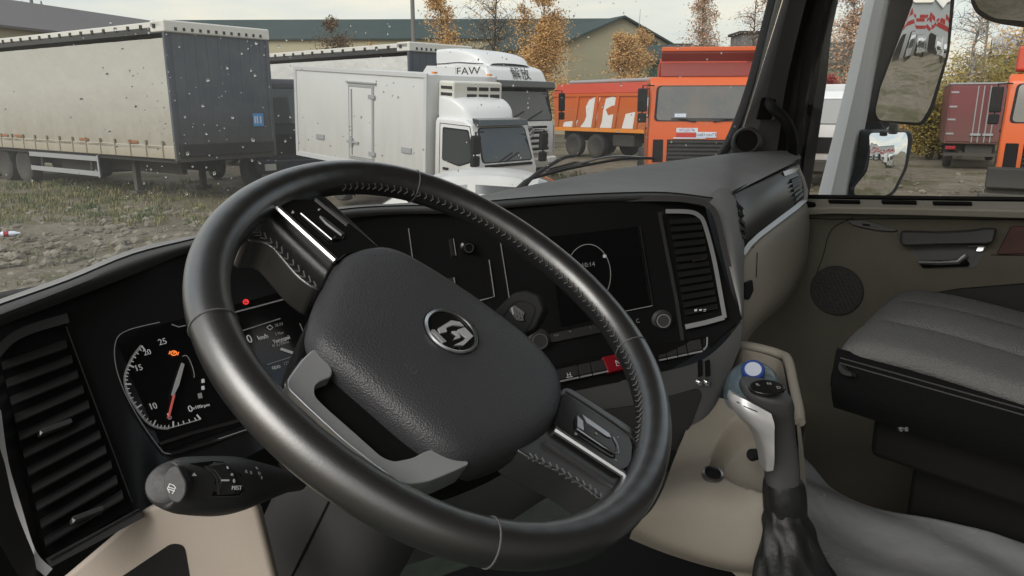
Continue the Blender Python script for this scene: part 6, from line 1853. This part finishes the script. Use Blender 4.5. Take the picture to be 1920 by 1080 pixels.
# --- power poles and wires
def pole(label, X, Y, h, arms, r=.13):
    R = thing('power_pole', label, 'pole', (X, Y, 0))
    MB().tube([(0, 0, 0), (0, 0, h)], [r, r * .75], 8).build('post', pinkgrey, R)
    for z, w_ in arms:
        ar = bx(R, 'cross_arm', pinkgrey, -w_, w_, -.05, .05, z, z + .1, 0)
        for x in (-w_ * .9, 0, w_ * .9): MB().lathe([(.05, 0), (.07, .1), (.04, .2), (0, .22)], (x, 0, z + .1), (0, 0, 1), 8).build('insulator', trimg, ar)
    return R
pole('grey power pole rising behind the small box truck', -5.15, 41, 10.5, ((9.6, .9),))
pole('power pole with insulators at the far left behind the cream trailer', -31.5, 52, 10.2, ((9.4, 1.1), (8.6, .7)))
wr_ = thing('power_lines', 'thin overhead power lines crossing the grey sky', 'wires', (-5, 41, 9))
def wire(a, b_, sag):
    a, b_ = V(a), V(b_)
    pts = [a.lerp(b_, k / 14) - Z * (sag * 4 * (k / 14) * (1 - k / 14)) for k in range(15)]
    mb = MB().tube([p - V((-5, 41, 9)) for p in pts], .028, 4)
    mesh('wire', mb.v, mb.f, chas, wr_)
for dz, s_ in ((0, .7), (-.25, .8)):
    wire((-32.3, 52, 9.7 + dz), (-5.2, 41, 9.9 + dz), s_)
    wire((-5.2, 41, 9.9 + dz), (40, 48, 10.6 + dz), 1.1)
wire((-30.6, 52, 9.7), (-5.9, 41.2, 9.9), .9)

# --- trees
bark_b = mat('birch_bark', (.34, .32, .29), .8, var=(6, (.08, .075, .07), .12))
bark_d = mat('dark_bark', (.075, .065, .055), .9)
leaf_o = mat('leaf_orange', (.60, .36, .13), .7, var=(1.5, (.46, .27, .10), .2))
leaf_y = mat('leaf_yellow', (.34, .235, .035), .7, var=(1.2, (.17, .15, .035), .22))
leaf_p = mat('leaf_pale_orange', (.42, .26, .16), .7)
leaf_r = mat('leaf_red', (.30, .045, .035), .7)
def tree(label, X, Y, h, spread, nleaf, lm, bm_, bare=0.0, drop_=.35, seed=1, low=.18, group='autumn trees beyond the yard', ls=.11):
    q = random.Random(seed)
    R = thing('birch_tree', label, 'tree', (X, Y, 0), 0, group)
    mb = MB()
    tips = []
    lean = V((q.uniform(-.04, .04), q.uniform(-.03, .03), 1))
    tr_ = [lean * (h * k / 8) + V((q.uniform(-.08, .08), q.uniform(-.08, .08), 0)) * (k > 0) for k in range(9)]
    mb.tube(tr_, [max(.012 * h * (1 - k / 8.6), .012) for k in range(9)], 6)
    for i in range(int(26 + 10 * bare)):
        k = q.uniform(low, .95)
        j = min(int(k * 8), 7)
        p0 = tr_[j].lerp(tr_[j + 1], k * 8 - j)
        a = q.uniform(0, 6.28)
        L = spread * (1.05 - k) * q.uniform(.7, 1.25) + .35
        d = V((math.cos(a), math.sin(a), q.uniform(.5, 1.2))).normalized()
        pts = [p0]
        for s_ in range(1, 5):
            pts.append(p0 + d * (L * s_ / 4) - Z * (drop_ * L * (s_ / 4) ** 2) + V((q.uniform(-.06, .06), q.uniform(-.06, .06), q.uniform(-.05, .05))))
        mb.tube(pts, [.035, .026, .02, .013, .006], 4)
        for s_ in range(1, 5): tips.append((pts[s_], L * .32))
        for _ in range(int(3 + 5 * bare)):
            b0 = pts[q.randint(1, 4)]
            e = V((q.gauss(0, 1), q.gauss(0, 1), q.gauss(.2, .8))).normalized() * L * q.uniform(.25, .5)
            mid = b0 + e * .5 + V((q.uniform(-.05, .05), 0, .05))
            mb.tube([b0, mid, b0 + e - Z * (drop_ * .3 * L)], [.013, .009, .004], 3)
            tips.append((b0 + e, L * .22))
            tips.append((mid, L * .22))
    mb.build('trunk', bm_, R)
    vs, fs = [], []
    for _ in range(int(nleaf * 2.8)):
        c, sp = tips[q.randrange(len(tips))]
        p = c + V((q.gauss(0, sp), q.gauss(0, sp), q.gauss(-.1 * drop_, sp)))
        s_ = ls * .68 * q.uniform(.5, 1.2)
        u = V((q.gauss(0, 1), q.gauss(0, 1), q.gauss(0, 1))).normalized()
        w_ = u.orthogonal().normalized()
        n = len(vs)
        vs += [p - u * s_, p + w_ * s_ * .6, p + u * s_, p - w_ * s_ * .6]
        fs.append((n, n + 1, n + 2, n + 3))
    if nleaf: mesh('crown', vs, fs, lm, R, smooth=False, fix=False)
    return R
def tx(px, d): return (px - 960) / 1400 * d * .985
tree('sparse orange birch left of the big bare tree', tx(838, 50), 50, 10.6, 1.9, 2600, leaf_o, bark_d, .2, .35, 1)
tree('large bare dark tree with a few brown leaves above the tall white tractor', tx(922, 52), 52, 12.5, 4.2, 500, leaf_o, bark_d, 2.2, .15, 2, .25)
tree('dense orange birch right of the big bare tree', tx(1022, 44), 44, 9.8, 1.9, 7000, leaf_o, bark_b, .2, .5, 3, .1)
tree('orange birch in front of the beige gable, above the orange dump truck', tx(1168, 46), 46, 6.3, 1.9, 5200, leaf_o, bark_b, .2, .4, 4, .1)
tree('slim orange birch top right of the beige gable', tx(1190, 52), 52, 8.4, 1.4, 2600, leaf_o, bark_b, .3, .4, 5)
tree('pale thin-leaved birch above the raised cab guard', tx(1300, 48), 48, 9.6, 2.2, 2400, leaf_p, bark_b, .9, .5, 6)
tree('bare grey birch beside the windscreen pillar', tx(1400, 52), 52, 11.0, 2.4, 500, leaf_p, bark_d, 1.4, .4, 7)
tree('second bare birch close against the windscreen pillar', tx(1440, 46), 46, 10.5, 2.0, 700, leaf_p, bark_b, 1.2, .4, 8)
tree('pinkish thinning birch seen between pillar and pale fairing', tx(1572, 40), 40, 9.5, 1.9, 2600, leaf_p, bark_b, .8, .4, 9)
tree('bare slender birch right of the side mirror', tx(1800, 34), 34, 9.5, 2.0, 260, leaf_p, bark_b, 1.2, .3, 10)
tree('thin bare birch beside the slender one, behind the maroon van', tx(1822, 40), 40, 10.0, 2.0, 200, leaf_p, bark_b, 1.0, .3, 12)
tree('bare birch with few orange leaves under the kerb mirror', tx(1890, 38), 38, 8.5, 2.2, 900, leaf_o, bark_b, 1.0, .4, 13)
tree('low brown bush-like tree in front of the green-roofed hall', tx(640, 48), 48, 7.3, 2.2, 2600, mat('leaf_brown', (.15, .095, .05), .8), bark_d, 1.0, .2, 14)
tree('small orange tree left of the power pole', tx(705, 50), 50, 6.0, 1.4, 1400, leaf_o, bark_d, .4, .3, 15)
tree('dark bare tree behind the roof of the tall white tractor', tx(985, 50), 50, 8.6, 2.4, 900, leaf_o, bark_d, 1.5, .2, 16)
tree('little red-leaved tree above the half hidden white truck', tx(1545, 36), 36, 3.6, 1.0, 1800, leaf_r, bark_d, .2, .2, 17, ls=.09)
def bush(label, X, Y, h, r, n, lm, seed):
    q = random.Random(seed)
    R = thing('yellow_bush', label, 'bush', (X, Y, 0), 0, 'yellow bushes behind the yard')
    mb = MB()
    tips = []
    for i in range(26):
        a = q.uniform(0, 6.28)
        e = V((math.cos(a) * r * q.uniform(.1, 1), math.sin(a) * r * q.uniform(.1, 1) * .7, h * q.uniform(.5, 1.05)))
        m = e * .5 + V((0, 0, h * .12))
        mb.tube([V((e.x * .1, e.y * .1, 0)), m, e], [.03, .02, .006], 4)
        tips += [(m, r * .26), (e, r * .22), (m.lerp(e, .5), r * .25), (m * .6, r * .25)]
    mb.build('stems', bark_d, R)
    vs, fs = [], []
    for _ in range(n):
        c, sp = tips[q.randrange(len(tips))]
        p = c + V((q.gauss(0, sp), q.gauss(0, sp), q.gauss(0, sp)))
        if p.z < .05: continue
        s_ = .075 * q.uniform(.5, 1.2)
        u = V((q.gauss(0, 1), q.gauss(0, 1), q.gauss(0, 1))).normalized()
        w_ = u.orthogonal().normalized()
        k = len(vs)
        vs += [p - u * s_, p + w_ * s_ * .6, p + u * s_, p - w_ * s_ * .6]
        fs.append((k, k + 1, k + 2, k + 3))
    mesh('foliage', vs, fs, lm, R, smooth=False, fix=False)
for i, (px, d, h, r, n, m_, l_) in enumerate(((1745, 33, 3.0, 1.5, 9000, leaf_y, 'yellow bush left of the maroon van, next to the side mirror'), (1788, 36, 4.0, 1.8, 11000, leaf_y, 'tall yellow bush rising directly behind the maroon van'),
        (1840, 37, 4.2, 1.9, 11000, leaf_y, 'broad yellow bush behind the right half of the maroon van'), (1895, 38, 4.3, 2.0, 11000, leaf_y, 'yellow bush behind the orange plough truck'), (1720, 37, 2.8, 1.7, 6000, leaf_o, 'low brownish bush by the foot of the side mirror'),
        (1950, 38, 4.0, 2.0, 7000, leaf_y, 'yellow bush at the far right edge'))):
    bush(l_, tx(px, d), d, h, r, n, m_, 30 + i)
